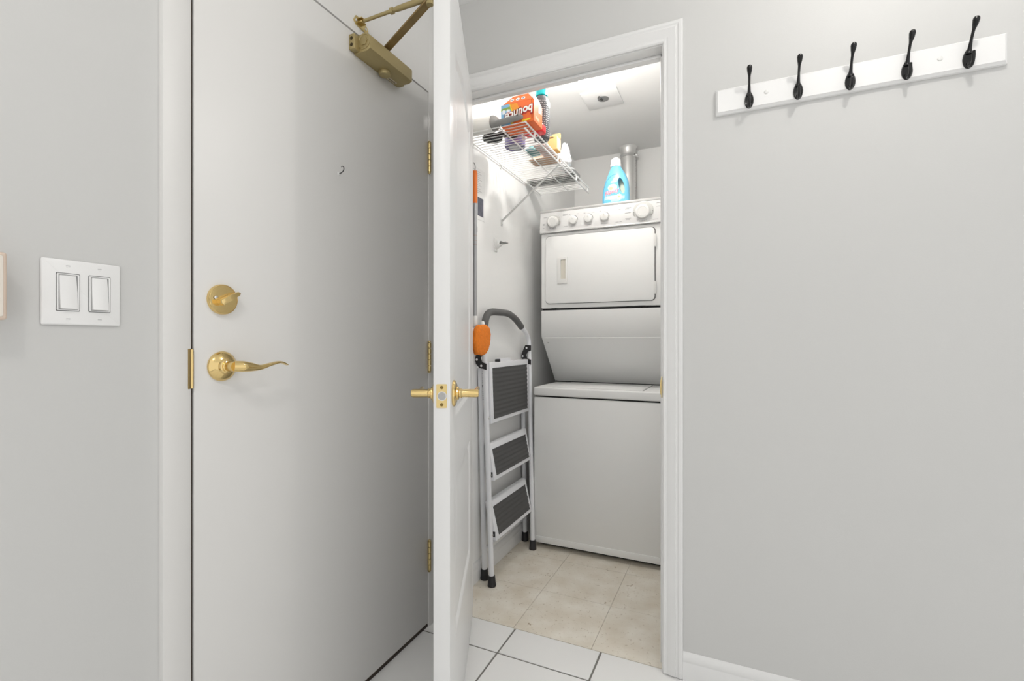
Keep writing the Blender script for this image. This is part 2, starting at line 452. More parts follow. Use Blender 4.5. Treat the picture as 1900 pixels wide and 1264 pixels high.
# door closer
CX0, CX1 = DF, DF + .064
cy0, cy1, cz0, cz1 = 1.146, 1.358, 1.992, 2.048
clo = obj('closer_body', prism(nb(), [(CX0, cz0), (CX1-.012, cz0), (CX1, cz0+.006), (CX1, cz1-.012), (CX1-.012, cz1), (CX0, cz1)], lambda a, c: (a, cy0, c), lambda a, c: (a, cy1, c), .0025), BRONZE, d1)
bm = nb()
for yy0, yy1 in ((cy0-.022, cy0), (cy1, cy1+.010)): box(bm, (CX0, yy0, cz0+.003), (CX0+.022, yy1+.001, cz1-.006), .0025)
obj('mounting_lug', bm, BRONZE, clo)
bm = nb()
for z in (cz0+.016, cz1-.020): lathe(bm, [(.0055, 0), (.0055, .0006), (0, .0007)], (CX0+.011, cy0-.022, z), (0, -1, 0), 14)
obj('screw', bm, mat('dark_socket', (.05, .035, .012), .5, .5), clo)
bm = nb(); lathe(bm, [(.024, 0), (.024, .002), (.021, .0025), (.0195, .001), (.0, .001)], (CX0+.041, cy0, (cz0+cz1)/2+.003), (0, -1, 0), 28)
lathe(bm, [(.0135, 0), (.0135, .003), (0, .003)], (CX0+.041, cy0-.0005, (cz0+cz1)/2+.003), (0, -1, 0), 6)
obj('end_cap', bm, BRONZE, clo)
bm = nb(); lathe(bm, [(.0195, 0), (.0195, .010), (.0175, .0125), (.0, .0135)], (CX0+.024, 1.262, cz0), (0, 0, -1), 28); obj('spindle_cap', bm, BRONZE, clo)
bm = nb(); prism(bm, rrect(1.283, CX0+.004, 1.335, CX0+.018, .0015, 2), lambda a, c: (c, a, cz0+.0005), lambda a, c: (c, a, cz0-.0012)); lab = obj('label_plate', bm, mat('bright_label', (.62, .55, .40), .4, .3), clo)
bm = nb()
for k in range(9): box(bm, (CX0+.009, 1.2875+k*.005, cz0-.0016), (CX0+.0135, 1.2905+k*.005, cz0-.001))
obj('label_print', bm, mat('label_brown', (.14, .10, .05), .5), lab)['kind'] = 'stuff'
SPY = 1.262
EL = Vector((-.800, 1.166, 2.092)); SPN = Vector((CX0+.030, SPY, cz1))
bm = nb(); cyl(bm, SPN, SPN + Vector((0, 0, .022)), .0105, 14, .001)
dirv = (EL - (SPN + Vector((0, 0, .016)))); L = dirv.length; dx = dirv.normalized(); sy = Vector((0, 0, 1)).cross(dx).normalized(); sz = dx.cross(sy)
M = Matrix((( *[dx.x, sy.x, sz.x], 0), (*[dx.y, sy.y, sz.y], 0), (*[dx.z, sy.z, sz.z], 0), (0, 0, 0, 1))); M.translation = SPN + Vector((0, 0, .016))
box(bm, (-.012, -.0125, -.003), (L+.010, .0125, .003), .0015, 1, M)
obj('main_arm', bm, BRONZED, clo)
SH = Vector((FX + .012, 1.168, 2.104))
bm = nb(); fd = (SH - EL); fl_ = fd.length
cyl(bm, EL + Vector((0, 0, -.012)), EL + Vector((0, 0, .02)), .0105, 14, .001)
a0 = EL + Vector((0, 0, .011)); a1 = SH
tube(bm, [a0, a0.lerp(a1, .05), a0.lerp(a1, .08), a0.lerp(a1, .47), a0.lerp(a1, .49), a0.lerp(a1, .52), a0.lerp(a1, .521), a0.lerp(a1, .56), a0.lerp(a1, .561), a0.lerp(a1, .97)], [.006, .0075, .0092, .0080, .0065, .0062, .0095, .0095, .0055, .0052], 12)
obj('fore_arm', bm, BRONZE, clo)
bm = nb()
prism(bm, [(1.140, 2.098), (1.150, 2.116), (1.176, 2.117), (1.200, 2.104), (1.206, 2.092), (1.196, 2.084), (1.150, 2.088)], lambda a, c: (FX, a, c), lambda a, c: (FX+.004, a, c), .0008, 1)
box(bm, (FX, 1.158, 2.098), (FX+.018, 1.180, 2.102), .001, 1); box(bm, (FX, 1.158, 2.110), (FX+.018, 1.180, 2.113), .001, 1)
sh = obj('arm_shoe', bm, BRASSA, clo)
bm = nb()
for y, z in ((1.150, 2.100), (1.192, 2.096)): lathe(bm, [(.0045, 0), (.004, .002), (0, .0028)], (FX+.004, y, z), (1, 0, 0), 12)
obj('shoe_screws', bm, CHROME, sh)

# ------------------------------------------------------------------ closet door (local frame: x along the door from the hinge, y towards the closet side, z up)
DW, DT = .752, .040
ANG = R(64.63)
nx, ny = math.sin(ANG), math.cos(ANG)
piv = (-.937 - DT*nx, 1.660 - DT*ny, 0)
d2 = thing('door_2', 'open white moulded panel closet door with brass lever handles', 'door', piv, -ANG, kind='structure')
DB, DTOP = .014, 2.062
slab = obj('door_slab', bx((0, 0, DB), (DW, DT, DTOP), .0015), TRIM, d2, local=True)
U0, U1 = .128, .628
def arch(off, n=14):
    u0, u1 = U0 + off, U1 - off
    zs, zp = 1.880 - off, 1.928 - off
    out = [(u0, .900 + off), (u1, .900 + off), (u1, zs)]
    for k in range(1, n):
        t = k / n; s = .5 - .5*math.cos(math.pi * min(1, 2*min(t, 1-t)))
        out.append((u1 + (u0-u1)*t, zs + (zp-zs)*s))
    out.append((u0, zs))
    return out
def rect(off): return [(U0+off, .312+off), (U1-off, .312+off), (U1-off, .738-off), (U0+off, .738-off)]
cut = []
def free_prism(poly, ya, yb):
    return obj('cutter', prism(nb(), poly, lambda a, c: (a, ya, c), lambda a, c: (a, yb, c)), None, d2, local=True, smooth=0)
for side, ys_, yd in ((1, DT, -.010), (0, 0.0, .010)):
    for fn in (arch, rect):
        cut.append(free_prism(fn(0), ys_ + yd, ys_ - yd))
boolean(slab, cut)
slab.data.materials.clear(); slab.data.materials.append(TRIM)
for yb_, sgn in ((DT, 1), (0.0, -1)):
    for fn in (arch, rect):
        bm = nb()
        y = lambda h: (yb_ - sgn*.010 + sgn*h)
        # sloping sticking from the face into the recess, then the raised field
        offs = [(0, .0098), (.004, .0088), (.009, .0045), (.013, .0012), (.019, .0008), (.044, .0078), (.048, .0082)]
        rings = []
        for o_, h in offs:
            rings.append([bm.verts.new((p[0], y(h), p[1])) for p in fn(o_)])
        for A, B in zip(rings[:-1], rings[1:]):
            for k in range(len(A)): bm.faces.new((A[k], A[(k+1) % len(A)], B[(k+1) % len(B)], B[k]))
        bm.faces.new(rings[-1])
        obj('raised_panel', bm, TRIM, d2, local=True, smooth=20)
# latch plate in the edge
LZc = .972
bm = nb(); prism(bm, rrect(DT/2-.0127, LZc-.0285, DT/2+.0127, LZc+.0285, .002, 2), lambda a, c: (DW-.001, a, c), lambda a, c: (DW+.0014, a, c)); lp = obj('latch_plate', bm, mat('satin_brass', (.72, .56, .26), .3, 1.0), d2, local=True)
bm = nb(); prism(bm, ellipse(DT/2+.001, 0, .0098, .0098, 24), lambda a, c: (DW+.001, a, LZc+c), lambda a, c: (DW+.003 + max(0, a-DT/2)*.8, a, LZc+c))
lathe(bm, [(.0112, 0), (.0112, .0006), (0, .0006)], (DW+.0012, DT/2+.001, LZc), (1, 0, 0), 24)
obj('latch_bolt', bm, mat('steel', (.72, .72, .72), .22, 1.0), lp)
bm = nb()
for z in (LZc+.0205, LZc-.0205): lathe(bm, [(.0042, 0), (.0042, .0006), (.0015, .0003), (0, .0002)], (DW+.0013, DT/2, z), (1, 0, 0), 14)
obj('screw', bm, mat('dark_brass', (.22, .15, .05), .35, 1.0), lp)
for sgn, y0 in ((1, DT), (-1, 0.0)):
    UK = DW - .062
    bm = nb(); lathe(bm, [(.0325, 0), (.0335, .003), (.0315, .0065), (.022, .010), (.0165, .011), (.0165, .014), (.0145, .0155), (.0105, .0165), (.0105, .020)], (UK, y0, LZc), (0, sgn, 0), 36)
    rs_ = obj('handle_rose', bm, BRASS, d2, local=True)
    bm = nb(); lathe(bm, [(.0118, 0), (.0122, .002), (.0102, .004), (.0105, .040), (.0092, .0455), (0, .047)], (UK, y0 + sgn*.019, LZc), (0, sgn, 0), 24)
    tube(bm, spline([(UK, y0 + sgn*.052, LZc), (UK-.02, y0 + sgn*.055, LZc), (UK-.06, y0 + sgn*.053, LZc-.002), (UK-.105, y0 + sgn*.056, LZc+.002)], 5), lerp_list([.0098, .0095, .0075, .0055], 5), 14)
    obj('lever', bm, BRASS, rs_)
for z in (1.80, 1.05, .25):
    bm = nb(); cyl(bm, (-.004, -.004, z), (-.004, -.004, z+.09), .0055, 12, .001); box(bm, (-.002, 0, z), (.0, DT-.008, z+.09)); obj('hinge', bm, BRASSA, d2, local=True)

# ------------------------------------------------------------------ light switches
sw = thing('light_switch', 'white double rocker light switch plate beside the entry door', 'light switch', (XL, .466, 1.132))
sy0, sy1, sz0, sz1 = .4075, .5245, 1.1325, 1.2485
bm = nb(); prism(bm, rrect(sy0, sz0, sy1, sz1, .003, 3), lambda a, c: (XL, a, c), lambda a, c: (XL+.0055, a, c), .003, 3); pl = obj('cover_plate', bm, SWITCH, sw)
for yc in (.4437, .4905):
    z0, z1 = 1.157, 1.2245; w = .0172
    bm = nb(); ring_strip(bm, rrect(yc-w, z0, yc+w, z1, .002, 3), rrect(yc-w+.0012, z0+.0012, yc+w-.0012, z1-.0012, .0015, 3), lambda a, c: (XL+.0058, a, c), lambda a, c: (XL+.0056, a, c)); obj('gap_line', bm, mat('switch_gap', (.16, .16, .16), .6), pl)
    bm = nb(); ring_strip(bm, rrect(yc-w+.0012, z0+.0012, yc+w-.0012, z1-.0012, .0015, 3), rrect(yc-w+.0042, z0+.0038, yc+w-.0042, z1-.0038, .001, 3), lambda a, c: (XL+.0068, a, c), lambda a, c: (XL+.0066, a, c)); rf = obj('rocker_frame', bm, SWITCH, sw)
    bm = nb(); zc = (z0+z1)/2; hz = (z1-z0)/2 - .0042
    prism(bm, [(XL+.003, -hz), (XL+.0118, -hz), (XL+.0085, 0), (XL+.0062, hz), (XL+.003, hz)], lambda a, c: (a, yc-w+.005, zc+c), lambda a, c: (a, yc+w-.005, zc+c), .0008, 2); obj('rocker', bm, SWITCH, sw, smooth=60)
    bm = nb(); ring_strip(bm, rrect(yc-w+.0036, z0+.003, yc+w-.0036, z1-.003, .001, 3), rrect(yc-w+.0052, z0+.005, yc+w-.0052, z1-.005, .001, 3), lambda a, c: (XL+.0070, a, c), lambda a, c: (XL+.0052, a, c)); obj('rocker_gap', bm, mat('switch_gap', (.16, .16, .16), .6), rf)
    for z in (1.1435, 1.2375):
        bm = nb(); lathe(bm, [(.0034, 0), (.0032, .0006), (0, .0009)], (XL+.0054, yc, z), (1, 0, 0), 14); s_ = obj('screw', bm, SWITCH, sw)
        obj('screw_slot', bx((XL+.0060, yc-.0028, z-.0004), (XL+.0064, yc+.0028, z+.0004)), GREYP, s_)

# wall box at the edge of the picture
th = thing('thermostat', 'beige box fixed to the wall left of the light switch', 'thermostat', (XL, .30, 1.13))
bm = nb(); prism(bm, rrect(.235, 1.137, .352, 1.243, .004, 3), lambda a, c: (XL, a, c), lambda a, c: (XL+.046, a, c), .004, 3); obj('cover', bm, BEIGE, th)
bm = nb(); prism(bm, rrect(.240, 1.142, .347, 1.238, .003, 3), lambda a, c: (XL, a, c), lambda a, c: (XL+.0475, a, c), .001, 1); obj('face_plate', bm, mat('cream_plastic', (.76, .70, .63), .4), th)

# ------------------------------------------------------------------ coat rack
rk = thing('coat_rack', 'white wooden wall board with five black double hooks', 'coat rack', (.295, YB, 1.817))
rx0, rx1, rz0, rz1 = -.050, .640, 1.817, 1.896
bm = nb()
RBY = YB - .018
prof = [(0, 0), (.011, 0), (.018, .006), (.018, .0785-.0055), (.012, .079), (0, .079)]
A = lambda inset, dep: [(rx0+inset, YB-dep, rz0+inset), (rx1-inset, YB-dep, rz0+inset), (rx1-inset, YB-dep, rz1-inset), (rx0+inset, YB-dep, rz1-inset)]
rings = [[bm.verts.new(p) for p in A(i_, d_)] for i_, d_ in ((0, 0), (0, .010), (.0025, .0125), (.0065, .018))]
bm.faces.new(rings[0])
for P_, Q in zip(rings[:-1], rings[1:]):
    for k in range(4): bm.faces.new((P_[k], P_[(k+1) % 4], Q[(k+1) % 4], Q[k]))
bm.faces.new(rings[-1])
obj('board', bm, mat('white_rack_paint', (.86, .86, .855), .3), rk, smooth=20)
for x in (.092, .503):
    bm = nb(); lathe(bm, [(.0062, 0), (.0058, .002), (.003, .0035), (0, .0038)], (x, RBY, 1.859), (0, -1, 0), 18); obj('screw_cap', bm, ENAMEL2, rk)
def coat_hook(x):
    z = 1.846
    bm = nb()
    # oval dished back plate
    n = 20; rings = []
    for rr, dep in ((1.0, 0), (1.0, .003), (.86, .0055), (.5, .0040), (.0, .0035)):
        if rr == 0: rings.append([bm.verts.new((x, RBY-dep, z-.004))]); continue
        ring = []
        for k in range(n):
            a = 2*math.pi*k/n; c_, s_ = math.cos(a), math.sin(a)
            wx = .0128 * (1 - .35*max(0, s_)**2); hz = .029 if s_ > 0 else .024
            ring.append(bm.verts.new((x + wx*c_*rr, RBY-dep, z-.004 + hz*s_*rr)))
        rings.append(ring)
    bm.faces.new(rings[0][::-1])
    for P_, Q in zip(rings[:-1], rings[1:]):
        for k in range(n):
            if len(Q) == 1: bm.faces.new((P_[k], P_[(k+1) % n], Q[0]))
            else: bm.faces.new((P_[k], P_[(k+1) % n], Q[(k+1) % n], Q[k]))
    bp_ = obj('hook', bm, BLACKM, rk, smooth=60)
    bm = nb()
    p = spline([(x, RBY-.004, z+.010), (x, RBY-.008, z+.022), (x, RBY-.018, z+.040), (x, RBY-.030, z+.056), (x, RBY-.040, z+.066), (x, RBY-.0455, z+.0735), (x, RBY-.0485, z+.0775), (x, RBY-.0505, z+.0800), (x, RBY-.0512, z+.0810)], 5)
    tube(bm, p, lerp_list([.0066, .0046, .0033, .0036, .0064, .0076, .0068, .0040, .0008], 5), 12)
    obj('upper_prong', bm, BLACKM, bp_, smooth=60)
    bm = nb()
    p = spline([(x, RBY-.003, z-.016), (x, RBY-.009, z-.0245), (x, RBY-.019, z-.0265), (x, RBY-.028, z-.020), (x, RBY-.031, z-.008), (x, RBY-.0315, z+.001)], 5)
    tube(bm, p, lerp_list([.0062, .0050, .0040, .0036, .0040, .0036], 5), 12)
    lathe(bm, [(.0038, 0), (.0030, .002), (0, .003)], (x, RBY-.0315, z+.001), (0, 0, 1), 12)
    obj('lower_prong', bm, BLACKM, bp_, smooth=60)
for x in (.045, .175, .303, .432, .561): coat_hook(x)

# ------------------------------------------------------------------ stacked washer and dryer
WX0, WX1 = -.9705, -.290
WF = 2.387                          # washer front
wd = thing('stacked_laundry_unit', 'white stacked washer and dryer filling the laundry closet', 'washer dryer', (-.63, 2.75, 0))
obj('washer_body', bx((WX0, WF, .028), (WX1, 3.08, .804), .006, 3), ENAMEL, wd)
obj('toe_kick', bx((WX0+.02, WF+.045, .004), (WX1-.02, 3.05, .03)), GAPB, wd)
obj('bottom_rail', bx((WX0+.001, WF-.003, .028), (WX1-.001, WF+.01, .062), .003), ENAMEL, wd)
obj('seam_gasket', bx((WX0+.006, WF+.006, .80), (WX1-.006, 3.07, .812)), GAPB, wd)
top = obj('washer_top', bx((WX0-.001, WF-.004, .811), (WX1+.001, 3.08, .857), .009, 4), ENAMEL, wd)
bm = nb(); prism(bm, rrect(-.868, WF+.012, -.400, 2.715, .012, 4), lambda a, c: (a, c, .85), lambda a, c: (a, c, .8605), .0025); obj('lid', bm, ENAMEL, top)
bm = nb(); ring_strip(bm, rrect(-.871, WF+.009, -.397, 2.718, .013, 4), rrect(-.8675, WF+.0125, -.4005, 2.7145, .012, 4), lambda a, c: (a, c, .8574), lambda a, c: (a, c, .8574)); obj('lid_gap', bm, GREYP, top)
# dryer cabinet
QF = 2.510; DX0, DX1 = -.9765, -.292
obj('dryer_body', bx((DX0, QF, 1.283), (DX1, 3.06, 1.700), .006, 3), ENAMEL, wd)
obj('dryer_seam', bx((DX0+.006, QF+.008, 1.268), (DX1-.006, 3.05, 1.29)), GAPB, wd)
lpn = obj('lower_cabinet', prism(nb(), [(QF, 1.272), (QF, 1.128), (2.742, .862), (3.06, .862), (3.06, 1.272)], lambda a, c: (DX0, a, c), lambda a, c: (DX1, a, c), .004), ENAMEL, wd)
sl = Vector((0, 2.742-QF, .862-1.128)).normalized(); sn = Vector((0, -sl.z*-1, 0)); sn = Vector((0, sl.z, -sl.y)).normalized()
if sn.y > 0: sn = -sn
def slant(u, t, h): p = Vector((u, QF, 1.128)) + sl*t + sn*h; return (p.x, p.y, p.z)
Ls = math.hypot(2.742-QF, .862-1.128)
bm = nb(); prism(bm, rrect(DX0+.014, .007, DX1-.014, Ls-.004, .004, 3), lambda a, c: slant(a, c, -.003), lambda a, c: slant(a, c, .0045), .0015); ap = obj('access_panel', bm, ENAMEL, wd)
obj('panel_gap', bx((DX0+.004, 2.742-.006, .8572), (DX1-.004, 3.05, .8635)), GAPB, wd)
for u, t in ((-.645, .017), (DX0+.033, .042), (DX1-.033, .042)):
    bm = nb(); lathe(bm, [(.0048, 0), (.004, .002), (.0012, .0024), (0, .0014)], slant(u, t, .0042), sn, 14); obj('screw', bm, CHROME, ap)
# dryer door
bm = nb(); prism(bm, rrect(-.9490, 1.3070, -.3560, 1.6830, .020, 6), lambda a, c: (a, QF-.0004, c), lambda a, c: (a, QF-.0012, c)); obj('door_gap', bm, mat('door_gasket_grey', (.10, .10, .10), .7), wd)
dd = obj('dryer_door', prism(nb(), rrect(-.9460, 1.3098, -.3600, 1.6795, .018, 6), lambda a, c: (a, QF-.001, c), lambda a, c: (a, QF-.010, c), .003, 3), ENAMEL, wd)
cutb = obj('cutter', bx((-.8570, QF-.03, 1.442), (-.8290, QF-.0035, 1.548)), None, smooth=0)
bm = nb(); prism(bm, rrect(-.8770, 1.417, -.8190, 1.562, .003, 3), lambda a, c: (a, QF-.008, c), lambda a, c: (a, QF-.0145, c), .001); hb = obj('handle_bezel', bm, ENAMEL2, wd)
cut2 = obj('cutter', bx((-.8570, QF-.03, 1.442), (-.8290, QF, 1.548)), None, smooth=0)
bpy.data.objects.remove(cutb); boolean(hb, [cut2]); hb.parent = dd; hb.matrix_parent_inverse = Matrix.Identity(4)
for o_, m_ in ((dd, ENAMEL), (hb, ENAMEL2)): o_.data.materials.clear(); o_.data.materials.append(m_)
obj('handle_recess', bx((-.8565, QF-.0108, 1.4425), (-.8295, QF-.0090, 1.5475)), mat('cream_recess', (.66, .63, .55), .5), dd)
for z in (1.585, 1.345):
    bm = nb(); box(bm, (-.3605, QF-.0135, z-.004), (-.3535, QF-.001, z+.060), .0015); cyl(bm, (-.3545, QF-.011, z), (-.3545, QF-.011, z+.056), .003, 10); obj('door_hinge', bm, CHROME if False else ENAMEL2, wd)
for a, c in ((-.905, -.885), (-.46, -.435), (-.40, -.375)): pass
bm = nb()
for a, c in ((-.915, -.900), (-.895, -.885), (-.50, -.475), (-.44, -.43), (-.425, -.405)): box(bm, (a, QF-.0006, 1.272), (c, QF+.01, 1.283))
obj('seam_clips', bm, GAPB, wd)['kind'] = 'stuff'
# control console
con = obj('control_console', prism(nb(), [(QF-.014, 1.704), (QF-.014, 1.708), (QF-.004, 1.816), (QF+.004, 1.828), (3.06, 1.828), (3.06, 1.70), (QF+.004, 1.70)], lambda a, c: (DX0-.003, a, c), lambda a, c: (DX1+.003, a, c), .002), CONSOLE, wd)
obj('console_trim', bx((DX0-.004, QF-.006, 1.815), (DX1+.004, QF+.012, 1.8295), .003), mat('trim_grey', (.55, .55, .54), .3, .3), con)
obj('console_strip', bx((DX0-.002, QF-.018, 1.700), (DX1+.002, QF, 1.7065), .0025), mat('bright_strip', (.80, .80, .79), .2, .5), con)
cn = Vector((0, -.108, -.010)).normalized()
def face(u, z, h=0.0):
    y = QF - .014 + .010*(z-1.708)/.108
    p = Vector((u, y, z)) + cn*h
    return (p.x, p.y, p.z)
def big_knob(u, z, rd, rk_):
    bm = nb(); lathe(bm, [(rd, 0), (rd, .003), (rd*.95, .005), (rd*.80, .0055)], face(u, z, -.001), cn, 40); k = obj('dial_skirt', bm, mat('dial_grey', (.62, .62, .60), .35), con)
    bm = nb(); lathe(bm, [(rk_, 0), (rk_*.98, .016), (rk_*.90, .021), (rk_*.62, .0225), (rk_*.60, .0215), (0, .0220)], face(u, z, .004), cn, 40); obj('knob', bm, ENAMEL2, k)
    bm = nb()
    for t in range(36):
        a = 2*math.pi*t/36
        if t % 9 in (3, 4): continue
        p = face(u + math.cos(a)*rd*.91, z + math.sin(a)*rd*.91, .0048); w = .0013 if t % 3 else .0022
        box(bm, (p[0]-w, p[1]-.0008, p[2]-w), (p[0]+w, p[1]+.0008, p[2]+w))
    obj('dial_marks', bm, GREYP, k)['kind'] = 'stuff'
big_knob(-.899, 1.759, .041, .030)
big_knob(-.416, 1.763, .0525, .0365)
for u in (-.785, -.701, -.614):
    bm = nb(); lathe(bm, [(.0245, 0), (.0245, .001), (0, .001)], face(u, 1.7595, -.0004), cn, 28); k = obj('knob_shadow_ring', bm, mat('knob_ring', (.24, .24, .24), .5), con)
    bm = nb(); lathe(bm, [(.0228, 0), (.0222, .013), (.019, .0175), (.012, .019), (0, .0192)], face(u, 1.758, .001), cn, 28); box(bm, (u-.002, QF-.034, 1.762), (u+.002, QF-.028, 1.776), .0008); obj('knob', bm, ENAMEL2, k)
bm = nb()
def mark(u, z, w, h=.0018):
    p = face(u, z, .0005); box(bm, (p[0], p[1]-.0004, p[2]-h/2), (p[0]+w, p[1]+.0006, p[2]+h/2))
for u, z, w in [(-.846, 1.795, .028), (-.846, 1.789, .020), (-.838, 1.727, .024), (-.958, 1.788, .022), (-.962, 1.752, .012), (-.962, 1.746, .010), (-.962, 1.730, .010), (-.930, 1.714, .012),
                (-.800, 1.726, .028), (-.792, 1.731, .014), (-.716, 1.724, .030), (-.634, 1.722, .040), (-.560, 1.788, .030), (-.556, 1.722, .016), (-.535, 1.722, .012),
                (-.508, 1.792, .032), (-.508, 1.786, .022), (-.508, 1.765, .030), (-.506, 1.735, .030), (-.503, 1.729, .020), (-.350, 1.800, .030), (-.350, 1.783, .026), (-.368, 1.717, .026),
                (-.812, 1.790, .008), (-.765, 1.790, .010), (-.728, 1.790, .008), (-.680, 1.790, .010), (-.642, 1.790, .008), (-.594, 1.792, .010)]:
    mark(u, z, w)
obj('printed_markings', bm, mat('pale_grey_print', (.34, .34, .345), .5), con)['kind'] = 'stuff'

# ------------------------------------------------------------------ dryer duct
du = thing('dryer_duct', 'silver flexible exhaust duct rising behind the dryer', 'duct', (-.664, 3.375, 1.3))
bm = nb(); prof = []
z = 1.30; k = 0
while z < 2.385:
    prof.append((.049 if k % 2 else .0535, z - 1.30)); z += .0095; k += 1
lathe(bm, prof, (-.664, 3.375, 1.30), (0, 0, 1), 28)
obj('hose', bm, mat('foil', (.78, .78, .77), .32, .75), du, smooth=60)
bm = nb(); lathe(bm, [(.0555, 0), (.0575, .002), (.0575, .018), (.0555, .020)], (-.664, 3.375, 2.375), (0, 0, 1), 32); box(bm, (-.612, 3.345, 2.376), (-.596, 3.362, 2.394), .001); obj('clamp', bm, CHROME, du)
bm = nb(); lathe(bm, [(.052, 0), (.052, .045), (.056, .050), (.060, .058)], (-.664, 3.375, 2.392), (0, 0, 1), 32); obj('collar', bm, mat('galvanised', (.75, .75, .74), .35, .6), du)
bm = nb(); tube(bm, spline([(-.606, 3.352, 2.385), (-.590, 3.350, 2.40), (-.580, 3.352, 2.385), (-.592, 3.354, 2.372)], 5), .0018, 6); obj('clamp_tail', bm, CHROME, du)

# ------------------------------------------------------------------ fabric softener bottle
BZ, BXc, BYc = 1.8285, -.586, 2.648
bo = thing('softener_bottle', 'sky blue fabric softener bottle with white cap on the dryer', 'bottle', (BXc, BYc, BZ))
def bw(z):   # left half, right half widths over height
    t = z - BZ
    L = [(0, .066), (.012, .074), (.06, .075), (.11, .070), (.15, .060), (.19, .044), (.215, .034), (.232, .027), (.236, .024)]
    Rr = [(0, .066), (.012, .073), (.06, .074), (.11, .072), (.15, .067), (.19, .052), (.215, .036), (.232, .027), (.236, .024)]
    def ip(T):
        for (a, va), (b_, vb) in zip(T[:-1], T[1:]):
            if t <= b_: 
                s = (t-a)/(b_-a); return va + (vb-va)*s
        return T[-1][1]
    return ip(L), ip(Rr)
def bd(z):
    t = (z - BZ)/.236
    return .040 if t < .6 else .040 - .016*((t-.6)/.4)**1.5
def sup(c, e): return math.copysign(abs(c)**e, c)
bm = nb(); rings = []
for i in range(31):
    z = BZ + .236*i/30
    l, r_ = bw(z); d = bd(z)
    if i == 0: l *= .93; r_ *= .93; d *= .9
    ring = []
    for k in range(36):
        a = 2*math.pi*k/36; cx_, sy_ = math.cos(a), math.sin(a)
        ring.append(bm.verts.new((BXc + (r_ if cx_ > 0 else l)*sup(cx_, .72), BYc + d*sup(sy_, .72), z)))
    rings.append(ring)
for A_, B_ in zip(rings[:-1], rings[1:]):
    for k in range(36): bm.faces.new((A_[k], A_[(k+1) % 36], B_[(k+1) % 36], B_[k]))
bm.faces.new(rings[0][::-1]); bm.faces.new(rings[-1])
BLUE = mat('sky_blue_plastic', (.17, .55, .78), .28, coat=.3)
body = obj('bottle_body', bm, BLUE, bo, smooth=60)
# handle opening: slanted lens through the body on the right
def lens(cx_, cz_, a_, b_, tilt, n=24):
    return [(cx_ + math.cos(tilt)*a_*math.cos(t)*(1) - math.sin(tilt)*b_*math.sin(t), cz_ + math.sin(tilt)*a_*math.cos(t) + math.cos(tilt)*b_*math.sin(t)) for t in [2*math.pi*k/n for k in range(n)]]
hole = lens(BXc+.036, BZ+.118, .0145, .046, R(14))
cutter = obj('cutter', prism(nb(), hole, lambda a, c: (a, BYc-.1, c), lambda a, c: (a, BYc+.1, c)), None, smooth=0)
boolean(body, [cutter]); body.data.materials.clear(); body.data.materials.append(BLUE)
obj('handle_back', prism(nb(), hole, lambda a, c: (a, BYc+.004, c), lambda a, c: (a, BYc+.010, c)), mat('back_label', (.80, .82, .62), .45), body)
bm = nb(); lathe(bm, [(.029, 0), (.030, .002), (.030, .014), (.0275, .016), (.0265, .036), (.024, .0425), (.018, .0435), (.0165, .0440), (.014, .050), (0, .051)], (BXc-.002, BYc, BZ+.233), (0, 0, 1), 32); cp = obj('cap', bm, mat('white_cap', (.88, .88, .88), .3), bo)
def yfront(x, z, lift=.0006):
    l, r_ = bw(z); d = bd(z); w = r_ if x > BXc else l
    q = min(.999, abs(x-BXc)/w)
    return BYc - d*(1 - q**(2/.72))**(.72/2) - lift
def decal(name, poly, material, lift, parent=body, sub=5):
    bm = nb()
    cx_ = sum(p[0] for p in poly)/len(poly); cz_ = sum(p[1] for p in poly)/len(poly)
    rings = []
    for s in range(sub, 0, -1):
        f = s/sub; rings.append([bm.verts.new((cx_+(p[0]-cx_)*f, yfront(cx_+(p[0]-cx_)*f, cz_+(p[1]-cz_)*f, lift), cz_+(p[1]-cz_)*f)) for p in poly])
    for A_, B_ in zip(rings[:-1], rings[1:]):
        for k in range(len(poly)): bm.faces.new((A_[k], A_[(k+1) % len(poly)], B_[(k+1) % len(poly)], B_[k]))
    c0 = bm.verts.new((cx_, yfront(cx_, cz_, lift), cz_))
    for k in range(len(poly)): bm.faces.new((rings[-1][k], rings[-1][(k+1) % len(poly)], c0))
    return obj(name, bm, material, parent, smooth=60)
WHT = mat('label_white', (.86, .87, .90), .4); PINK = mat('label_pink', (.80, .16, .32), .4); LBL = mat('label_pale_blue', (.52, .74, .90), .4); YEL = mat('label_yellow', (.86, .78, .22), .4); PPK = mat('label_pale_pink', (.90, .62, .74), .4)
decal('label_wave', [(BXc-.058, BZ+.048), (BXc-.02, BZ+.034), (BXc+.02, BZ+.034), (BXc+.052, BZ+.046), (BXc+.054, BZ+.062), (BXc+.03, BZ+.072), (BXc-.01, BZ+.067), (BXc-.04, BZ+.070), (BXc-.056, BZ+.064)], LBL, .0005)
decal('label_swirl', ellipse(BXc-.012, BZ+.058, .030, .010), WHT, .0009)
decal('label_cloud', ellipse(BXc-.012, BZ+.112, .026, .019), WHT, .0007)
decal('label_cloud', ellipse(BXc-.020, BZ+.108, .011, .010), mat('peach', (.86, .55, .38), .4), .0011)
decal('label_banner', [(BXc-.012, BZ+.150), (BXc+.012, BZ+.152), (BXc+.012, BZ+.164), (BXc-.002, BZ+.163)], PPK, .0007)
decal('label_banner', [(BXc-.024, BZ+.137), (BXc+.012, BZ+.139), (BXc+.012, BZ+.149), (BXc-.018, BZ+.148)], LBL, .0007)
for k in range(9):
    a = 2*math.pi*k/9
    decal('flower_petal', lens(BXc+.024+math.cos(a)*.0085, BZ+.058+math.sin(a)*.0085, .0085, .0040, a, 10), WHT, .0013)
decal('flower_centre', ellipse(BXc+.024, BZ+.058, .005, .005, 12), YEL, .0018)
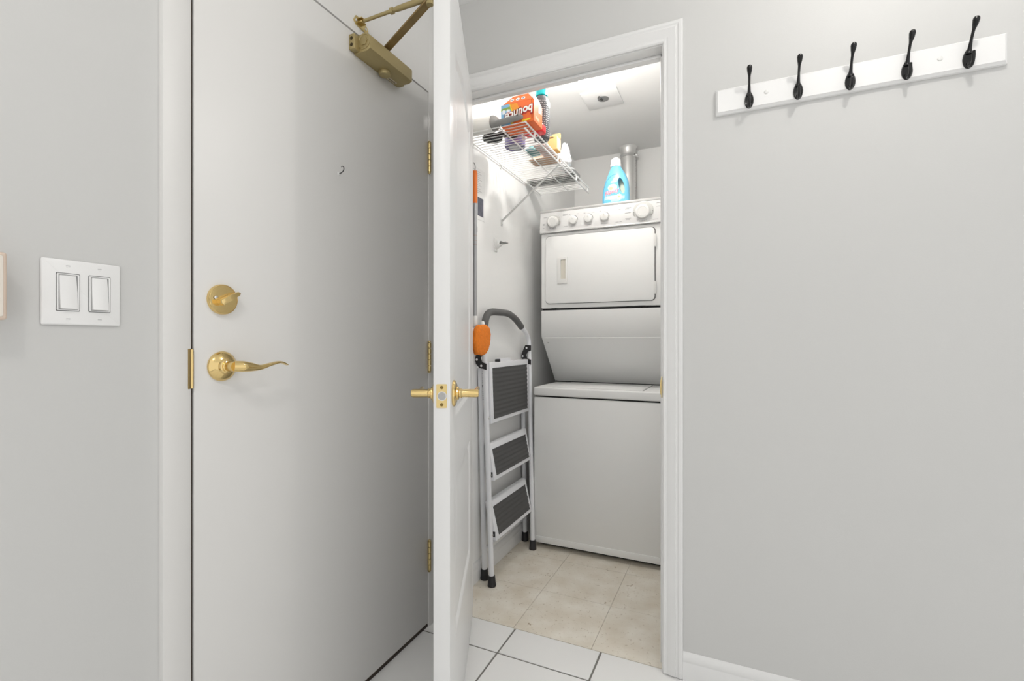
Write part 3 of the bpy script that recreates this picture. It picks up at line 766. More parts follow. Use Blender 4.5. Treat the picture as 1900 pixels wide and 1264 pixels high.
# a raised rib round the label like the moulded arc of the bottle
arc = [(BXc-.064, BZ+.02), (BXc-.066, BZ+.07), (BXc-.060, BZ+.12), (BXc-.044, BZ+.155), (BXc-.018, BZ+.178), (BXc+.008, BZ+.184)]
bm = nb(); tube(bm, [(p.x, yfront(p.x, p.z, -.0002), p.z) for p in spline([(a, 0, c) for a, c in arc], 5)], .0016, 6); obj('moulded_rib', bm, mat('deep_blue_rib', (.08, .36, .60), .3), body)
for mat_, bold, lift in ((WHT, .0016, .0012), (PINK, .0, .0018)):
    tb, tw, thh = text_bm('Fleecy', .034, .35, bold)
    bmesh.ops.subdivide_edges(tb, edges=tb.edges[:], cuts=1)
    ra = R(14)
    for v in tb.verts:
        s_ = .084/ (tw if bold == 0 else tw - .0032)
        x, y = v.co.x*s_, v.co.y*s_
        X_ = BXc - .014 + x*math.cos(ra) - y*math.sin(ra); Z_ = BZ + .087 + x*math.sin(ra) + y*math.cos(ra)
        v.co = Vector((X_, yfront(X_, Z_, lift), Z_))
    obj('label_lettering', tb, mat_, body, smooth=0)

# ------------------------------------------------------------------ ceiling fittings in the closet
pn = thing('ceiling_access_panel', 'square white ceiling panel with a grey sprinkler head in it', 'ceiling panel', (-.658, 2.623, ZC-.01))
bm = nb(); box(bm, (-.757, 2.526, ZC-.007), (-.560, 2.722, ZC), .0015); obj('panel', bm, mat('panel_white', (.86, .86, .855), .45), pn)
bm = nb(); lathe(bm, [(.031, 0), (.031, .002), (.027, .004), (0, .004)], (-.652, 2.622, ZC-.007), (0, 0, -1), 28); es = obj('escutcheon', bm, mat('grey_metal', (.33, .33, .33), .4, .7), pn)
bm = nb(); lathe(bm, [(.0065, 0), (.0065, .020), (.005, .021), (.005, .036), (.0090, .037), (.0090, .047), (0, .049)], (-.658, 2.625, ZC-.009), (-.15, -1, -.22), 16); obj('sprinkler_head', bm, mat('dark_metal', (.10, .10, .10), .4, .7), es)
def bulb_light(name, label, x, y, zb, glow):
    """ceiling lamp holder with a bare round bulb centred at height zb"""
    t = thing(name, label, 'ceiling light', (x, y, ZC))
    L = ZC - zb - .022
    bm = nb(); lathe(bm, [(.062, 0), (.062, .006), (.050, .016), (.030, .022), (.022, .030), (.020, L), (0, L)], (x, y, ZC), (0, 0, -1), 28); obj('lamp_holder', bm, ENAMEL2, t)
    bm = nb(); lathe(bm, [(.013, 0), (.016, .004), (.026, .014), (.030, .026), (.0275, .040), (.017, .051), (0, .056)], (x, y, zb+.026), (0, 0, -1), 24)
    obj('bulb', bm, mat('bulb_glow_%d' % glow, (1, .965, .92), .4, emit=glow), t, smooth=70)
bulb_light('closet_ceiling_light', 'glowing round bulb on the closet ceiling just inside the opening', -.612, 2.11, 2.302, CLOSET_GLOW)
bulb_light('hall_ceiling_light', 'round hall ceiling light in front of the coat rack', .42, 1.06, 2.36, HALL_GLOW)
bulb_light('hall_ceiling_light', 'added hall ceiling bulb behind the camera that brightens the closet', -.15, -.40, 2.36, REAR_FILL_GLOW)  # added lamp out of view, fills the closet and the washer front

# ------------------------------------------------------------------ wire shelf
SZ = 2.000; SX0, SX1, SX2 = XL+.012, -.888, -.768; SY0, SY1 = 1.795, 2.745
ws_ = thing('wire_shelf', 'white vinyl coated wire shelf on the closet wall', 'wire shelf', (XL, SY0, SZ))
def rod(name, pts, r=.0032, parent=ws_, seg=8): 
    bm = nb(); tube(bm, pts, r, seg); return obj(name, bm, WIREW, parent)
rod('rail', [(SX0, SY0, SZ-.004), (SX0, SY1, SZ-.004)])
rod('rail', [(SX1, SY0, SZ-.0045), (SX1, SY1, SZ-.0045)])
rod('rail', [(SX2, SY0, SZ-.004), (SX2, SY1, SZ-.004)], .0036)
rod('rail', [(SX2-.002, SY0, SZ-.030), (SX2-.002, SY1, SZ-.030)], .0036)
nw = 37
for k in range(nw):
    y = SY0 + .010 + (SY1 - SY0 - .02)*k/(nw-1)
    if k == 0: proto = rod('wire', [(SX0-.003, y, SZ), (SX2+.001, y, SZ), (SX2+.0035, y, SZ-.003), (SX2+.0035, y, SZ-.030)] if False else [(SX0-.003, y, SZ), (SX2+.002, y, SZ)], .0018, seg=6); y_first = y
    else:
        c = proto.copy(); COL.objects.link(c); c.location = (0, y - y_first, 0)
for y in (1.90, 2.20, 2.50, 2.72):
    bm = nb(); tube(bm, [(SX2-.0005, y, SZ-.004), (SX2-.0025, y, SZ-.030)], .0045, 8); obj('lip_joiner', bm, WIREW, ws_)
for y in (1.90, 2.19, 2.62):
    bm = nb(); box(bm, (XL+.003, y-.009, SZ-.022), (XL+.008, y+.009, SZ+.001), .002); box(bm, (XL+.006, y-.005, SZ-.010), (SX0+.004, y+.005, SZ-.0065), .001); cl = obj('wall_clip', bm, ENAMEL2, ws_)
    bm = nb(); lathe(bm, [(.003, 0), (.0025, .0015), (0, .002)], (XL+.008, y, SZ-.016), (1, 0, 0), 10); obj('screw', bm, CHROME, cl)
# diagonal brace
b0 = Vector((XL+.006, 2.205, 1.716)); b1 = Vector((SX2-.004, 2.232, SZ-.030))
dv = b1 - b0; Lb = dv.length; dxv = dv.normalized(); syv = Vector((0, 1, 0)); syv = (syv - dxv*syv.dot(dxv)).normalized(); szv = dxv.cross(syv)
M = Matrix(((dxv.x, syv.x, szv.x, b0.x), (dxv.y, syv.y, szv.y, b0.y), (dxv.z, syv.z, szv.z, b0.z), (0, 0, 0, 1)))
bm = nb(); box(bm, (0, -.0085, -.0015), (Lb+.008, .0085, .0015), .0008, 1, M); box(bm, (XL+.003, 2.197, 1.690), (XL+.006, 2.213, 1.722), .001); br = obj('brace', bm, mat('brace_white', (.66, .66, .65), .4), ws_)
bm = nb(); lathe(bm, [(.004, 0), (.003, .002), (0, .0025)], (XL+.006, 2.205, 1.697), (1, 0, 0), 12); obj('screw', bm, POLE, br)

# ------------------------------------------------------------------ things on the shelf
DK = SZ + .0018      # top of the wires
# dryer sheet box, stored upside down
bxm = mat('orange_carton', (.88, .17, .035), .45)
db_ = thing('dryer_sheet_box', 'orange dryer sheet box stored upside down on the wire shelf', 'box', (-.81, 1.85, DK))
ox0, ox1, oy0, oy1, oz1 = -.886, -.736, 1.811, 1.905, 2.092
body2 = obj('carton', bx((ox0, oy0, DK), (ox1, oy1, oz1), .0012, 1), bxm, db_)
def fr(a, c, h=.0006): return (a, oy0 - h, c)
def flat(name, poly, m_, h, parent=body2, fn=None):
    f_ = fn or fr
    bm = nb(); vs = [bm.verts.new(f_(a, c, h)) for a, c in poly]; bm.faces.new(vs); return obj(name, bm, m_, parent, smooth=0)
flat('printed_panel', [(ox0+.001, DK+.001), (ox0+.046, DK+.001), (ox0+.050, DK+.03), (ox0+.049, DK+.055), (ox0+.040, oz1-.001), (ox0+.001, oz1-.001)], mat('print_sky', (.22, .48, .72), .45), .0004)
flat('printed_panel', [(ox0+.001, oz1-.027), (ox0+.049, oz1-.026), (ox0+.045, oz1-.012), (ox0+.001, oz1-.017)], mat('print_green', (.25, .42, .08), .45), .0007)
for u in (.008, .028):
    flat('printed_shirt', [(ox0+u, DK+.050), (ox0+u+.013, DK+.050), (ox0+u+.015, oz1-.026), (ox0+u+.010, oz1-.022), (ox0+u+.0065, oz1-.025), (ox0+u+.003, oz1-.021), (ox0+u-.001, oz1-.026)], mat('print_white', (.80, .85, .90), .45), .0010)
arcp = [(ox0+.046, DK+.001), (ox0+.050, DK+.03), (ox0+.049, DK+.055), (ox0+.040, oz1-.001), (ox0+.044, oz1-.001), (ox0+.056, DK+.055), (ox0+.059, DK+.03), (ox0+.056, DK+.001)]
flat('printed_arc', arcp, mat('print_yellow', (.92, .62, .03), .45), .0009)
flat('printed_glow', [(ox0+.058, DK+.035), (ox0+.085, DK+.060), (ox0+.075, oz1-.004), (ox0+.046, oz1-.002), (ox0+.056, DK+.055)], mat('print_amber', (.90, .34, .03), .45), .0008)
for m_, bold, h in ((mat('print_red', (.50, .03, .02), .45), .0055, .0012), (mat('print_lettering', (.92, .90, .86), .45), .0012, .0018)):
    tb, tw, thh = text_bm('bounce', .05, .25, bold)
    ra = R(180 + 9); k_ = .126 / (tw - 2*bold)
    for v in tb.verts:
        x, y = v.co.x*k_, v.co.y*k_*1.12
        X_ = -.802 + x*math.cos(ra) - y*math.sin(ra); Z_ = DK + .043 + x*math.sin(ra) + y*math.cos(ra)
        X_ = min(max(X_, ox0+.001), ox1-.001); Z_ = min(max(Z_, DK+.001), oz1-.001)
        v.co = Vector(fr(X_, Z_, h))
    obj('lettering', tb, m_, body2, smooth=0)
flat('printed_stripe', [(-.790, DK+.003), (-.750, DK+.006), (-.750, DK+.014), (-.788, DK+.011)], mat('print_yellow', (.92, .62, .03), .45), .0022)
def sd(a, c, h=.0006): return (ox1 + h, a, c)
flat('printed_note', [(oy0+.048, oz1-.040), (oy0+.085, oz1-.034), (oy0+.085, oz1-.006), (oy0+.048, oz1-.010)], mat('print_pale', (.82, .75, .66), .45), .0006, fn=sd)
flat('printed_note', [(oy0+.015, DK+.014), (oy0+.060, DK+.012), (oy0+.060, DK+.026), (oy0+.015, DK+.028)], mat('print_salmon', (.88, .42, .24), .45), .0006, fn=sd)
# open flaps at the top of the box
bm = nb(); prism(bm, [(ox0+.010, 0), (ox1-.004, 0), (ox1-.030, .034), (ox0+.052, .034)], lambda a, c: (a, oy0 + c*.35, oz1 + c*.94), lambda a, c: (a, oy0 + .0012 + c*.35, oz1 + c*.94)); flp = obj('flap', bm, bxm, db_)
for u in (.050, .076, .101):
    e = ellipse(ox0+u, .0150, .0088, .0072, 16)
    bm = nb(); vs = [bm.verts.new((a, oy0 - .0006 + c*.35, oz1 + c*.94)) for a, c in e]; bm.faces.new(vs); obj('printed_oval', bm, mat('print_lettering', (.92, .90, .86), .45), flp, smooth=0)
    e = ellipse(ox0+u, .0145, .0042, .0024, 12)
    bm = nb(); vs = [bm.verts.new((a, oy0 - .0010 + c*.35, oz1 + c*.94)) for a, c in e]; bm.faces.new(vs); obj('printed_icon', bm, mat('print_navy', (.06, .05, .22), .45), flp, smooth=0)
bm = nb(); prism(bm, [(oy0+.003, 0), (oy1-.003, 0), (oy1-.02, .030), (oy0+.02, .030)], lambda a, c: (ox1 - .001 - c*.3, a, oz1 + c*.95), lambda a, c: (ox1 - .0022 - c*.3, a, oz1 + c*.95)); obj('flap', bm, mat('carton_inside', (.86, .86, .82), .6), db_)
bm = nb(); tube(bm, [(ox1-.008, oy0-.0012, DK+.012), (ox1-.0085, oy0-.0012, DK+.045), (ox1-.0095, oy0-.0012, oz1-.003), (ox1-.006, oy0+.001, oz1+.004)], .0007, 6); obj('tear_cord', bm, DARK, db_)

# dark bottle with teal cap
TBX, TBY = -.779, 2.008
tbt = thing('teal_capped_bottle', 'tall dark grey bottle with a bright teal cap behind the orange box', 'bottle', (TBX, TBY, DK))
bm = nb(); lathe(bm, [(.030, 0), (.035, .003), (.036, .01), (.036, .105), (.033, .126), (.036, .146), (.034, .172), (.026, .190), (.020, .196), (0, .196)], (TBX, TBY, DK), (0, 0, 1), 28); bb = obj('bottle_body', bm, mat('dark_grey_plastic', (.075, .08, .09), .35), tbt)
bm = nb(); lathe(bm, [(.024, 0), (.0265, .002), (.0265, .026), (.023, .032), (0, .033)], (TBX, TBY, DK+.194), (0, 0, 1), 28); obj('cap', bm, mat('teal_plastic', (.0, .50, .55), .35), tbt)
bm = nb()
for r_ in range(17):
    z = DK + .010 + r_*.0095
    for k in range(9):
        a0_ = R(-85 + k*16 + random.uniform(-3, 3)); w_ = R(random.uniform(4, 11))
        rad = .0368 if z < DK+.085 else .0368
        rad = .0366 if r_ < 8 else .0370
        p = [(TBX + rad*math.cos(a), TBY + rad*math.sin(a)) for a in (a0_, a0_ + w_)]
        vs = [bm.verts.new((p[0][0], p[0][1], z)), bm.verts.new((p[1][0], p[1][1], z)), bm.verts.new((p[1][0], p[1][1], z+.0022)), bm.verts.new((p[0][0], p[0][1], z+.0022))]
        bm.faces.new(vs)
obj('printed_text', bm, mat('text_grey', (.62, .63, .64), .5), bb, smooth=0)['kind'] = 'stuff'
bm = nb(); lathe(bm, [(.0372, 0), (.0372, .022)], (TBX, TBY, DK+.140), (0, 0, 1), 28)
for f in [f for f in bm.faces if len(f.verts) > 4]: bm.faces.remove(f)
for f in [f for f in bm.faces if f.calc_center_median().x < TBX+.034]: bm.faces.remove(f)
obj('white_sticker', bm, WHT, bb)

# lint roller
lr = thing('lint_roller', 'white lint roller with a grey handle lying on the wire shelf', 'lint roller', (-.98, 1.836, DK))
RYc, RZc = 1.838, DK + .0345
bm = nb(); lathe(bm, [(.012, 0), (.033, .0), (.0345, .002), (.0345, .112), (.033, .114), (.012, .114)], (-1.052, RYc, RZc), (1, 0, 0), 32); obj('paper_roll', bm, mat('paper_white', (.86, .85, .81), .7), lr)
GH = mat('grey_handle', (.26, .26, .25), .45)
HY, HZ = 1.794, DK + .0125
bm = nb()
p = spline([(-.942, RYc, RZc), (-.933, RYc-.002, RZc-.001), (-.918, 1.818, RZc-.010), (-.900, 1.801, HZ+.002), (-.868, HY, HZ), (-.825, HY, HZ+.003), (-.790, HY, HZ+.004), (-.778, HY, HZ+.003)], 5)
tube(bm, p, lerp_list([.034, .033, .021, .0135, .0120, .0120, .0105, .005], 5), 20); hd = obj('handle', bm, GH, lr, smooth=60)
bm = nb(); lathe(bm, [(.0055, 0), (.0055, .001), (0, .001)], (-.800, HY-.0075, HZ+.0105), (0, -.7, .7), 16); obj('hanging_hole', bm, DARK, hd)

# black round brush head
bk = thing('black_brush', 'round black brush lying under the grey roller handle on the shelf', 'brush', (-.975, 1.91, DK))
bm = nb(); lathe(bm, [(.036, 0), (.044, .003), (.046, .010), (.042, .018), (.020, .024), (0, .025)], (-.978, 1.915, DK), (0, 0, 1), 28); obj('head', bm, RUBB, bk)
bm = nb(); tube(bm, spline([(-.955, 1.912, DK+.014), (-.925, 1.900, DK+.013), (-.89, 1.93, DK+.012), (-.865, 1.936, DK+.011)], 5), lerp_list([.013, .0125, .011, .007], 5), 14); obj('handle', bm, RUBB, bk)

# purple canister
jr = thing('purple_tin', 'round purple and silver tin standing on the wire shelf', 'tin', (-.915, 2.035, DK))
bm = nb(); lathe(bm, [(.030, .002), (.034, 0), (.046, 0), (.048, .002), (.048, .040), (.046, .042), (0, .042)], (-.920, 2.030, DK), (0, 0, 1), 32); jb = obj('tin_body', bm, mat('violet_tin', (.16, .14, .30), .35, .3), jr)
bm = nb(); lathe(bm, [(.0, 0), (.030, 0), (.030, .002), (0, .002)], (-.920, 2.030, DK-.0004), (0, 0, 1), 28); obj('base_disc', bm, mat('silver_base', (.55, .55, .58), .4, .5), jb)
bm = nb(); lathe(bm, [(.0485, 0), (.0495, .002), (.0495, .014), (.047, .016), (0, .016)], (-.920, 2.030, DK+.040), (0, 0, 1), 32); obj('lid', bm, mat('silver_lid', (.60, .60, .64), .35, .5), jr)

# red bottle top lying on its side
rd = thing('red_scoop', 'bright red plastic scoop lying beside the dark bottle', 'scoop', (-.80, 1.935, DK))
bm = nb(); prism(bm, rrect(-.830, 1.911, -.738, 1.962, .012, 4), lambda a, c: (a, c, DK), lambda a, c: (a, c, DK+.034), .006, 3); obj('bowl', bm, mat('red_plastic', (.80, .03, .035), .35), rd)
bm = nb(); tube(bm, spline([(-.826, 1.945, DK+.018), (-.846, 1.960, DK+.014), (-.858, 1.985, DK+.008)], 5), .0055, 12); obj('handle', bm, mat('pale_handle', (.75, .62, .60), .4), rd)

# soft packets
def packet(name, label, lo, hi, m_, puff=.012, rot=0.0, bands=()):
    t = thing(name, label, 'packet', ((lo[0]+hi[0])/2, (lo[1]+hi[1])/2, DK))
    nx_, ny_ = 10, 10
    bm = nb(); cxx, cyy = (lo[0]+hi[0])/2, (lo[1]+hi[1])/2
    def pt(i, j, s):
        u, v = i/nx_, j/ny_
        h = (math.sin(math.pi*u)*math.sin(math.pi*v))**.45 * (hi[2]-lo[2])
        wob = .0015*math.sin(13*u+7*v)
        x = lo[0]+(hi[0]-lo[0])*u - cxx; y = lo[1]+(hi[1]-lo[1])*v - cyy
        X_ = x*math.cos(rot)-y*math.sin(rot)+cxx; Y_ = x*math.sin(rot)+y*math.cos(rot)+cyy
        return (X_, Y_, lo[2] + (h + wob + .002 if s else .0))
    T = [[bm.verts.new(pt(i, j, 1)) for j in range(ny_+1)] for i in range(nx_+1)]
    B_ = [[bm.verts.new(pt(i, j, 0)) for j in range(ny_+1)] for i in range(nx_+1)]
    for i in range(nx_):
        for j in range(ny_):
            bm.faces.new((T[i][j], T[i+1][j], T[i+1][j+1], T[i][j+1])); bm.faces.new((B_[i][j+1], B_[i+1][j+1], B_[i+1][j], B_[i][j]))
    for i in range(nx_):
        bm.faces.new((T[i+1][0], T[i][0], B_[i][0], B_[i+1][0])); bm.faces.new((T[i][ny_], T[i+1][ny_], B_[i+1][ny_], B_[i][ny_]))
    for j in range(ny_):
        bm.faces.new((T[0][j], T[0][j+1], B_[0][j+1], B_[0][j])); bm.faces.new((T[nx_][j+1], T[nx_][j], B_[nx_][j], B_[nx_][j+1]))
    bd_ = obj('pouch', bm, m_, t, smooth=60)
    bm = nb(); box(bm, (hi[0]-.004, lo[1]+.006, lo[2]+.003), (hi[0]+.006, hi[1]-.006, lo[2]+.0045)); obj('sealed_edge', bm, m_, t)
    return t
packet('teal_packet', 'small teal soft packet lying next to the purple tin', (-.895, 2.087, DK), (-.845, 2.165, DK+.03), mat('teal_film', (.16, .34, .34), .35, var=.4, vscale=70))
packet('pink_packet', 'pale pink printed packet lying along the shelf edge', (-.838, 2.058, DK), (-.786, 2.20, DK+.032), mat('pink_film', (.62, .46, .42), .35, var=.35, vscale=60))
packet('tan_packet', 'tan brown paper packet lying beneath the small carton', (-.925, 2.205, DK), (-.790, 2.300, DK+.030), mat('tan_paper', (.50, .33, .22), .6, var=.3, vscale=50))
# small open carton
ct = thing('small_carton', 'small open brown cardboard carton standing at the shelf edge', 'box', (-.79, 2.22, DK))
CB = mat('kraft_board', (.58, .38, .15), .7, var=.12, vscale=30)
cx0, cx1, cyA, cyB, cz = -.823, -.776, 2.205, 2.262, DK + .100
zt0 = DK + .034
obj('carton_body', bx((cx0, cyA, zt0), (cx1, cyB, cz), .001, 1), CB, ct)
bm = nb(); prism(bm, rrect(cx0, 0, cx1, .038, .008, 4), lambda a, c: (a, cyB - .0005 + c*.1, cz - .004 + c), lambda a, c: (a, cyB - .0020 + c*.1, cz - .004 + c)); obj('flap', bm, CB, ct)
obj('pale_side', bx((cx1, cyA+.002, zt0+.004), (cx1+.0006, cyB-.002, cz-.004)), mat('pale_board', (.80, .64, .38), .7), ct)
bm = nb(); prism(bm, ellipse((cx0+cx1)/2-.006, cz-.008, .013, .004, 12), lambda a, c: (a, cyA+.0005, c), lambda a, c: (a, cyA-.0006, c)); obj('thumb_slot', bm, mat('slot_brown', (.14, .08, .03), .8), ct)
# crumpled white bag
bg = thing('crumpled_bag', 'crumpled white plastic bag standing at the shelf edge', 'plastic bag', (-.80, 2.39, DK))
bm = nb(); bmesh.ops.create_icosphere(bm, subdivisions=4, radius=1.0)
for v in bm.verts:
    d = v.co.normalized(); w = 1 + .13*math.sin(9*d.x+5*d.z)*math.sin(7*d.y-3*d.z) + .06*math.sin(23*d.x)*math.sin(19*d.y+11*d.z)
    x, y, z = d.x*.036*w, d.y*.050*w, d.z*.044*w
    if d.z > .55: z += (d.z-.55)*.075*(1+.4*math.sin(7*math.atan2(d.y, d.x))); x *= .9
    v.co = Vector((-.800 + x + max(0, d.z-.5)*.025, 2.385 + y, DK + .041 + z))
lo_ = min(v.co.z for v in bm.verts)
for v in bm.verts: v.co.z = max(v.co.z + (DK - lo_) - .006, DK)
bgm = mat('white_film', (.84, .85, .86), .25); bgm.node_tree.nodes['Principled BSDF'].inputs['Transmission Weight'].default_value = .25
obj('bag', bm, bgm, bg, smooth=70)
tu = thing('round_tub', 'small round dark grey tub between the white bag and the tray', 'tub', (-.797, 2.467, DK))
bm = nb(); lathe(bm, [(.022, 0), (.025, .002), (.027, .016), (0, .016)], (-.797, 2.467, DK), (0, 0, 1), 24); obj('tub_body', bm, mat('grey_tub', (.22, .22, .22), .45), tu)
bm = nb(); lathe(bm, [(.0275, 0), (.0285, .001), (.0285, .007), (.026, .009), (0, .0085)], (-.797, 2.467, DK+.015), (0, 0, 1), 24); obj('lid', bm, mat('pale_tub_lid', (.55, .55, .55), .4), tu)
# grey perforated tray
ty = thing('perforated_tray', 'grey perforated metal tray lying flat at the end of the wire shelf', 'tray', (-.92, 2.55, DK))
TRM = mat('grey_tray', (.30, .30, .29), .45, .3)
tx0, tx1, tyA, tyB = -1.058, -.782, 2.500, 2.602
obj('tray_base', bx((tx0, tyA, DK), (tx1, tyB, DK+.002)), TRM, ty)
bm = nb()
box(bm, (tx0, tyA, DK), (tx1, tyA+.002, DK+.018)); box(bm, (tx0, tyB-.002, DK), (tx1, tyB, DK+.018)); box(bm, (tx0, tyA, DK), (tx0+.002, tyB, DK+.018)); box(bm, (tx1-.002, tyA, DK), (tx1+.004, tyB, DK+.030))
obj('tray_rim', bm, TRM, ty)
bm = nb()
for i in range(15):
    for j in range(5):
        x = tx0+.03+i*.0155; y = tyA+.016+j*.0165
        box(bm, (x-.0042, y-.0032, DK-.0003), (x+.0042, y+.0032, DK+.0004))
obj('perforations', bm, mat('dark_holes', (.06, .06, .06), .8), ty)['kind'] = 'stuff'

# ------------------------------------------------------------------ step ladder
ld = thing('step_ladder', 'folded white step ladder with charcoal treads leaning on the closet wall', 'step ladder', (-1.02, 2.17, 0))
fL0, fL1 = Vector((-.985, 1.922, .0)), Vector((-1.032, 1.937, 1.10))
fR0, fR1 = Vector((-.962, 2.352, .0)), Vector((-1.030, 2.462, 1.10))
RT = .0122
def foot(p, d, parent):
    d = d.normalized(); bm = nb()
    lathe(bm, [(.0185, 0), (.0195, .004), (.0175, .020), (.0155, .046), (.0150, .048), (.0128, .048)], p, d, 18)
    obj('foot_cap', bm, RUBB, parent)
def leg(a, b_, name='leg', f=True):
    bm = nb(); d = (b_-a).normalized(); tube(bm, [a + d*.010, b_], RT, 16); o_ = obj(name, bm, LADW, ld)
    if f: foot(a, d, o_)
    return o_
l1 = leg(fL0, fL1); l2 = leg(fR0, fR1)
bL0, bL1 = Vector((-1.0445, 1.965, .0)), Vector((-1.060, 1.950, .98))
bR0, bR1 = Vector((-1.0445, 2.440, .0)), Vector((-1.060, 2.440, .98))
l3 = leg(bL0, bL1); l4 = leg(bR0, bR1)
def on(a, b_, z): t = (z-a.z)/(b_.z-a.z); return a.lerp(b_, t)
bm = nb(); tube(bm, [on(bL0, bL1, .140), on(bR0, bR1, .125)], .007, 10); obj('crossbar', bm, LADW, ld)
bm = nb(); tube(bm, [on(bL0, bL1, .93), on(bR0, bR1, .93)], .007, 10); obj('crossbar', bm, LADW, ld)
# hoop and foam grip
hoop = spline([fL1, (-1.035, 1.945, 1.165), (-1.037, 1.968, 1.215), (-1.038, 2.010, 1.238), (-1.039, 2.110, 1.243), (-1.038, 2.215, 1.240), (-1.037, 2.300, 1.215), (-1.036, 2.370, 1.178), (-1.034, 2.424, 1.150), (-1.032, 2.453, 1.124), fR1], 6)
bm = nb(); tube(bm, hoop, RT, 16); hp_ = obj('hoop', bm, LADW, ld, smooth=60)
bm = nb(); tube(bm, hoop[6:43], .0165, 16); obj('foam_grip', bm, FOAM, hp_, smooth=60)
# brackets
def bracket(leg_top, sgn, sib):
    x0, y0 = leg_top.x, leg_top.y - RT - .0005
    poly = [(-.018, .080), (.016, .078), (.016, .050), (-.004, .044), (-.013, .026), (-.008, .006), (.016, .000), (.016, -.028), (-.020, -.020), (-.038, -.002), (-.043, .020), (-.038, .036)]
    bm = nb()
    prism(bm, poly, lambda a, c: (x0 + a, y0, 1.0 + c), lambda a, c: (x0 + a, y0 - .004, 1.0 + c), .0008, 1)
    o_ = obj('bracket', bm, RUBB, ld)
    for a, c in ((-.010, .064), (-.033, .018), (-.010, -.010)):
        bm = nb(); lathe(bm, [(.0055, 0), (.0048, .002), (0, .003)], (x0 + a, y0 - .004, 1.0 + c), (0, -1, 0), 14); obj('rivet', bm, LADW, o_)
bracket(on(fL0, fL1, 1.0), 1, 0); bracket(on(fR0, fR1, 1.0), -1, 0)
# treads: folded flat between the front legs
def tread(zt, zb, xt, xb, ya_t, yb_t, ya_b, yb_b, ribs, skew=0.0):
    th_ = .026
    def pt(u, v, h):      # u across (0..1), v down (0..1), h outward
        y = (ya_t + (yb_t-ya_t)*u)*(1-v) + (ya_b + (yb_b-ya_b)*u)*v
        return (xt + (xb-xt)*v + h, y, zt + (zb-zt)*v - 0*u)
    bm = nb()
    prism(bm, [(0, 0), (1, 0), (1, 1), (0, 1)], lambda a, c: pt(a, c, -th_), lambda a, c: pt(a, c, 0), .005, 3)
    o_ = obj('tread', bm, LADW, ld)
    m1 = .028; W_ = yb_t - ya_t; Hh = zt - zb; mu, mv0, mv1 = .024/W_, .026/Hh, .020/Hh
    bm = nb()
    V = []
    nrow = ribs*4
    for r_ in range(nrow+1):
        v = mv0 + (1-mv0-mv1)*r_/nrow; h = .0016 + .0013*math.cos(2*math.pi*r_/4)
        V.append((bm.verts.new(pt(mu, v, h)), bm.verts.new(pt(1-mu, v, h))))
    base = [bm.verts.new(pt(mu, mv0, -.001)), bm.verts.new(pt(1-mu, mv0, -.001)), bm.verts.new(pt(1-mu, 1-mv1, -.001)), bm.verts.new(pt(mu, 1-mv1, -.001))]
    for a, b_ in zip(V[:-1], V[1:]): bm.faces.new((a[0], a[1], b_[1], b_[0]))
    bm.faces.new((base[0], base[1], V[0][1], V[0][0])); bm.faces.new((base[2], base[3], V[-1][0], V[-1][1])); bm.faces.new(base[::-1])
    bm.faces.new([base[1], base[2]] + [a[1] for a in V[::-1]]); bm.faces.new([base[3], base[0]] + [a[0] for a in V])
    obj('tread_pad', bm, TREAD, o_, smooth=60)
    for y, s in ((ya_b, -1), (yb_b, 1)):
        obj('pivot_spacer', bx((xb-.024, y-.003, zb+.014), (xb-.012, y+.003, zb+.038), .001, 1), RUBB, o_)
    for y, s, lg in ((ya_b, -1, (fL0, fL1)),):
        p = on(*lg, zb+.030); bm = nb(); lathe(bm, [(.0050, 0), (.0045, .0015), (0, .002)], (p.x+RT-.0005, p.y, p.z), (1, 0, 0), 12); obj('rivet', bm, CHROME, o_)
tread(1.003, .722, -1.016, -1.004, 1.962, 2.418, 1.957, 2.400, 11)
tread(.628, .465, -1.016, -.984, 1.952, 2.388, 1.951, 2.384, 6)
tread(.366, .198, -1.010, -.968, 1.945, 2.366, 1.945, 2.358, 6)
bm = nb(); prism(bm, [(2.04, .99), (2.06, 1.016), (2.07, 1.019), (2.20, 1.019), (2.225, 1.014), (2.27, .99)], lambda a, c: (-1.038, a, c), lambda a, c: (-1.034, a, c), .001, 1); pf = obj('lock_plate', bm, LADW, ld)
obj('lock_tab', bx((-1.034, 2.048, .998), (-1.018, 2.078, 1.016), .003), RUBB, pf)
bm = nb()
for k in range(16):
    if k in (7, 8): continue
    z = .962 - k*.0085; p = on(bL0, bL1, z); box(bm, (p.x+RT-.0012, p.y-.0022 - (.001 if k % 2 else 0), z-.0024), (p.x+RT+.0003, p.y+.0022, z+.0024))
p = on(bL0, bL1, .896); box(bm, (p.x+RT-.0012, p.y-.0045, p.z-.006), (p.x+RT+.0003, p.y+.0045, p.z+.006))
obj('printed_name', bm, mat('print_black', (.03, .03, .03), .5), l3, smooth=0)['kind'] = 'stuff'

